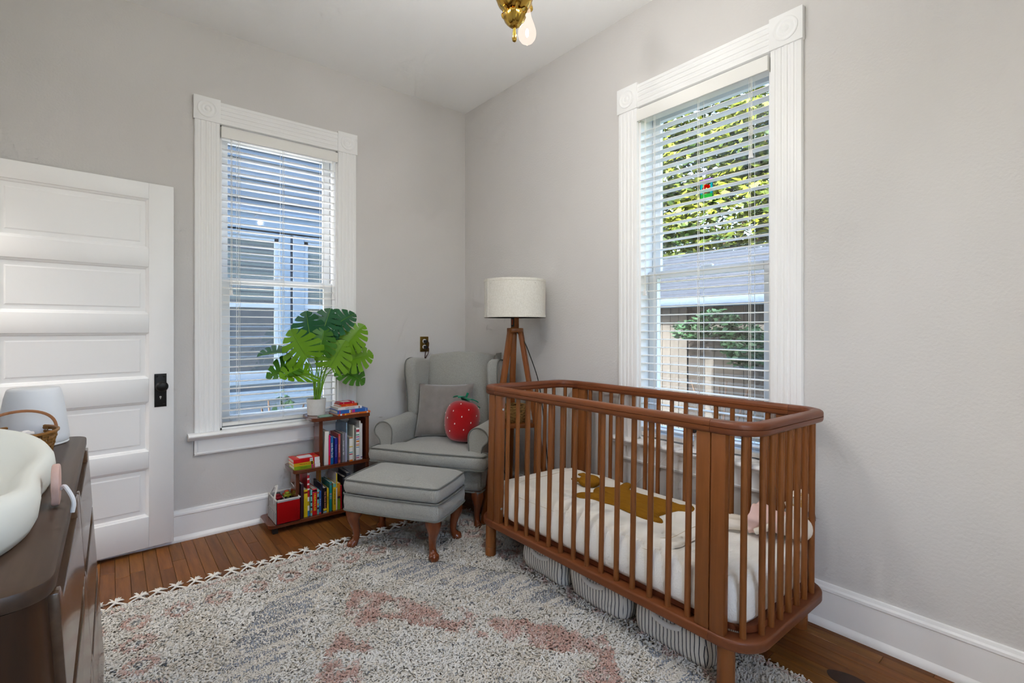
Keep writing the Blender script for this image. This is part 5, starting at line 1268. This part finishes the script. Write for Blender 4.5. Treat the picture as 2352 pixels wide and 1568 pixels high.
while x < RX1-.02:
    ob('tassel', tm[k % 4], rug, (x, RY1-.002+rnd.uniform(-.002,.002), 0), (0,0,rnd.uniform(-.22,.22)), (1, rnd.uniform(.85,1.15), 1)); x += .0722; k += 1

# ------------------------------------------------------------------ dresser and what stands on it
DT_, DK = .86, .058                     # top height, rake of the front
dr = thing('dresser', 'dark walnut six drawer dresser with rounded top corners', 'dresser', (-2.55, -1.86, 0))
DX, DYn, DYf = -2.302, -2.452, -1.258
def fx(z): return DX + DK*(DT_-z)
def dloc(mb): return mb.xf(Matrix.Translation((2.55, 1.86, 0)))
xb = XL+.034
plan = roundpoly([(xb, DYn), (DX, DYn), (DX, DYf), (xb, DYf)], .055, 8)
top = MB().prism(plan, DT_-.024, DT_, 'z'); part('dresser_top', dloc(bevel(top, .004, 2, 50)), M['dresser_top'], dr, sharp=30)
car = MB(); zs = [.135,.16,.30,.60,.836]; vs = []; k = len(plan)
for z in zs: vs += [(x + (fx(z)-DX)*smoothstep(-2.7,-2.31,x)-.010*smoothstep(-2.7,-2.31,x), y, z) for x, y in plan]
fs = [(j*k+i, j*k+(i+1)%k, (j+1)*k+(i+1)%k, (j+1)*k+i) for j in range(len(zs)-1) for i in range(k)] + [tuple(range(k-1,-1,-1)), tuple(range((len(zs)-1)*k, len(zs)*k))]
part('carcass', dloc(car.add(vs, fs)), M['dresser_end'], dr, sharp=30)
rows = [(.648,.828),(.452,.640),(.158,.444)]; cols = [(DYn+.052, -1.868), (-1.862, DYf-.052)]
for a, b in rows:
    for y0, y1 in cols:
        s0, s1 = y0+.055, y1-.085; nd = .028
        poly = [(y0,a),(y1,a),(y1,b),(s1+.03,b),(s1,b-nd),(s0,b-nd),(s0-.03,b),(y0,b)]
        mb = bevel(MB().prism(poly, 0, .022, 'x'), .0022, 2, 20)
        mb.v = [(fx(z)-.012+x*.62, y, z) for x, y, z in mb.v]
        d = part('drawer_front', dloc(mb), M['dresser'], dr, sharp=30)
        part('recess_shade', dloc(MB().box(fx(b)-.014, fx(b)-.0085, s0-.02, s1+.02, b-nd-.004, b)), M['dark'], d, smooth=False)  # near-black slab paints the shade inside the finger notch
for x in (DX-.06+.02, xb+.05):
    for y in (DYn+.09, DYf-.09): part('leg', dloc(MB().tube([(x,y,.136),(x,y,0)], [.022,.014], 14)), M['dresser_end'], dr)
# peanut shaped changing pad
pad = thing('changing_pad', 'cream moulded foam changing pad on the dresser', 'changing pad', (-2.545, -2.035, DT_))
PA, PB = .222, .385
def sup2(t, a, b, e): c, s = math.cos(t), math.sin(t); return a*math.copysign(abs(c)**e, c), b*math.copysign(abs(s)**e, s)
lay = [(.90,0,0),(.955,.004,0),(.985,.018,0),(1.0,.045,.3),(.990,.066,.7),(.960,.079,1),(.915,.084,1),(.86,.080,1),(.79,.068,.9),(.70,.052,.7),(.58,.040,.4),(.40,.034,.1),(.2,.032,0),(.05,.032,0)]
def padf(u, v):
    t = 2*PI*u; k, z, w = lay[int(round(v*(len(lay)-1)))]
    x, y = sup2(t, PA, PB, .72)
    x *= 1-.10*math.exp(-(y/.14)**2)
    end = abs(math.sin(t))**2
    return (x*k, y*k, z + w*(.030*end - .012*(1-end)))
pm2 = MB().grid(padf, 72, len(lay), True); pm2.f.append(tuple(range((len(lay)-1)*72, len(lay)*72))); pm2.f.append(tuple(range(71,-1,-1)))
part('foam_body', pm2, M['pad'], pad, sharp=60)
# pink buckle with its white loop, hung on the pad side
bk_ = thing('strap_buckle', 'pink silicone tag with a white strap on the changing pad edge', 'strap tag', (-2.326, -2.055, .862))
part('tag_body', bevel(MB().prism(roundpoly([(-.020,0),(.020,.004),(.034,.030),(.026,.062),(.006,.080),(-.020,.074),(-.032,.044)], .012), -.004, .008, 'x'), .003, 2, 40), M['buckle'], bk_)
part('strap_loop', MB().tube(spline([(.008,-.004,.030),(.014,-.012,.036),(.020,-.022,.030),(.027,-.032,.016),(.029,-.036,.004),(.027,-.038,-.010)], 5), .0036, 8), M['strap'], bk_)
# wicker basket with a hoop handle
wb = thing('wicker_basket', 'small woven wicker basket with hoop handle on the dresser', 'basket', (-2.440, -1.485, DT_))
BRX, BRY, BH = .072, .088, .062
NS = 28
for j in range(6):
    z0 = .004+j*.0098; z1 = z0+.0085; k = 1+.14*(j/5)
    rr = lambda t: 1+.020*math.cos(NS/2*t+(j%2)*PI)
    pts = [2*PI*i/112 for i in range(112)]
    vs = []
    for t in pts:
        c, s = math.cos(t), math.sin(t); q = rr(t)*k
        vs += [(BRX*c*q, BRY*s*q, z0), ((BRX*q+.0012)*c, (BRY*q+.0012)*s, (z0+z1)/2), (BRX*c*q, BRY*s*q, z1), ((BRX*q-.0022)*c, (BRY*q-.0022)*s, (z0+z1)/2)]
    fs = [(4*i+q, 4*((i+1)%112)+q, 4*((i+1)%112)+(q+1)%4, 4*i+(q+1)%4) for i in range(112) for q in range(4)]
    part('weaver', MB().add(vs, fs), M['wicker'], wb, sharp=60)
for i in range(NS):
    t = 2*PI*(i+.5)/NS; c, s = math.cos(t), math.sin(t)
    part('stake', MB().tube([(BRX*c*.99, BRY*s*.99, .002), (BRX*c*1.15, BRY*s*1.15, BH+.001)], .0032, 4, squash=.4), M['wicker'], wb)
part('basket_rim', MB().tube([(BRX*1.16*math.cos(t), BRY*1.16*math.sin(t), BH) for t in [2*PI*i/48 for i in range(48)]], .0042, 6, closed=True), M['wicker'], wb)
part('basket_floor', MB().lathe([(0,.002),(.068,.002),(.068,.005),(0,.005)], 24), M['wicker'], wb)
part('handle', MB().tube([(.0, BRY*1.13*math.cos(t), BH-.012+.068*math.sin(t)**.8) for t in [PI*i/24 for i in range(25)]], .0042, 6, squash=.5).xf(Matrix.Rotation(math.radians(-50),4,'Z')), M['wicker_h'], wb)
for j, (x, y) in enumerate(((-.02,.0),(.02,.015),(.0,-.03))):
    q = part('cotton_roll', MB().tube(spline([(-.02,0,0),(0,.008,.006),(.022,0,.002)],4), [.006]*3+[.009]*4+[.006]*2, 8), M['white_thread'], loc=(-2.44+x,-1.485+y,DT_+.048)); q.rotation_euler = (0,0,j*1.1)
    tag(q, ('white cotton cloth roll nearest the wicker basket rim','white cotton cloth roll in the middle of the wicker basket','white cotton cloth roll at the handle side of the wicker basket')[j], 'cloth', 'cloth rolls in the wicker basket')
# white tapered humidifier
hum = thing('humidifier', 'white tapered humidifier at the back of the dresser', 'night lamp', (-2.418, -1.335, DT_))
HR = [(0,.0),(.068,0),(.075,.004),(.0785,.014),(.078,.028),(.0715,.085),(.0640,.140),(.0590,.160),(.056,.1655),(.052,.167),(0,.168)]
part('humidifier_body', MB().lathe(HR, 40), M['white_matte'], hum, sharp=50)
part('base_ring', MB().lathe([(.0755,.0005),(.0772,.002),(.0775,.005),(.0755,.006)], 40), M['white_plastic'], hum)

# ------------------------------------------------------------------ on the sill behind the crib: monitor camera; sun catcher on the glass
bm2 = thing('baby_monitor', 'white baby monitor camera on a round stand on the window sill', 'camera', (-.030, -2.065, OZ))
part('stand_base', MB().lathe([(0,0),(.040,0),(.042,.003),(.040,.008),(.020,.014),(0,.016)], 28), M['white_plastic'], bm2)
part('base_pad', MB().lathe([(0,0.0),(.0405,.0),(.0405,.0022),(0,.0022)], 28), M['cordblack'], bm2)
part('stand_neck', MB().tube([(0,0,.012),(.0,.0,.06),(0,0,.082)], [.013,.009,.010], 12), M['white_plastic'], bm2)
hd_ = part('camera_head', MB().ball((0,0,.112), .034, .034, .034, 22, 16), M['white_plastic'], bm2)
part('lens', MB().lathe([(0,.004),(.012,.003),(.017,0),(.017,-.004)], 20).xf(Matrix.Translation((-.0315,-.004,.112)) @ Matrix.Rotation(-PI/2,4,'Y')), M['cordblack'], hd_)
part('usb_cord', MB().tube(spline([(.02,.02,.01),(-.02,.06,.006),(-.034,.12,-.03),(-.018,.22,-.12),(-.012,.33,-.22),(-.012,.45,-.36),(-.010,.62,-.46)], 6), .002, 5), M['white_plastic'], bm2)
scx = .0; sun_c = thing('sun_catcher', 'small stained glass panel with red flower hung in the window behind the crib', 'sun catcher', (.066, WRY-.355, 1.905))
def glasscol(nm, rgb): 
    m = bpy.data.materials.new(nm); m.use_nodes = True; t_ = m.node_tree; t_.nodes.clear(); o_ = t_.nodes.new('ShaderNodeOutputMaterial'); x_ = t_.nodes.new('ShaderNodeMixShader'); a_ = t_.nodes.new('ShaderNodeBsdfTransparent'); b_ = t_.nodes.new('ShaderNodeBsdfTranslucent')
    c_ = srgb(*rgb); a_.inputs[0].default_value = c_; b_.inputs[0].default_value = c_; x_.inputs[0].default_value = .6; t_.links.new(a_.outputs[0], x_.inputs[1]); t_.links.new(b_.outputs[0], x_.inputs[2]); t_.links.new(x_.outputs[0], o_.inputs[0]); return m
sr_, st_, sp2, sg2 = glasscol('red_glass',(226,70,30)), glasscol('teal_glass',(90,206,196)), glasscol('lilac_glass',(214,160,230)), glasscol('green_glass',(120,206,120))
hw, hh = .034, .048
def pane_(nm, poly, m): part(nm, MB().prism([(y*1.0, z) for y, z in poly], -.001, .001, 'x'), m, sun_c, smooth=False)
pane_('glass_piece', [(-hw,-hh),(hw,-hh),(hw,-hh+.022),(-hw,-hh+.018)], sg2); pane_('glass_piece', [(-hw,hh),(hw,hh),(hw,hh-.014),(-hw,hh-.020)], sp2)
pane_('glass_piece', [(-hw,-hh+.018),(-.020,-hh+.02),(-.022,hh-.02),(-hw,hh-.020)], st_); pane_('glass_piece', [(.022,-hh+.021),(hw,-hh+.022),(hw,hh-.014),(.02,hh-.018)], st_)
for a in range(5):
    t = 2*PI*a/5; c = (.013*math.cos(t), .013*math.sin(t)); pane_('petal', [(c[0]+.0095*math.cos(q), c[1]+.0095*math.sin(q)) for q in [2*PI*i/12 for i in range(12)]], sr_)
part('lead_frame', MB().tube([(0,-hw,-hh),(0,hw,-hh),(0,hw,hh),(0,-hw,hh)], .0022, 5, closed=True), M['lead'], sun_c)
part('hanging_chain', MB().tube([(0,-hw*.7,hh),(0,0,hh+.05),(0,hw*.7,hh)], .0008, 4), M['lead'], sun_c)
M['burn'] = mat('burn_mark', srgb(52,28,16), .45, var=(30, srgb(40,20,10), .3))
part('floor_stain', MB().prism([(.040*math.cos(t)*(1+.08*math.cos(3*t)), .075*math.sin(t)*(1+.06*math.sin(2*t))) for t in [2*PI*i/28 for i in range(28)]], .0001, .0004, 'z'), M['burn'], floor, loc=(-.300, -2.79, 0), smooth=False, label='dark oval burn mark in the boards')
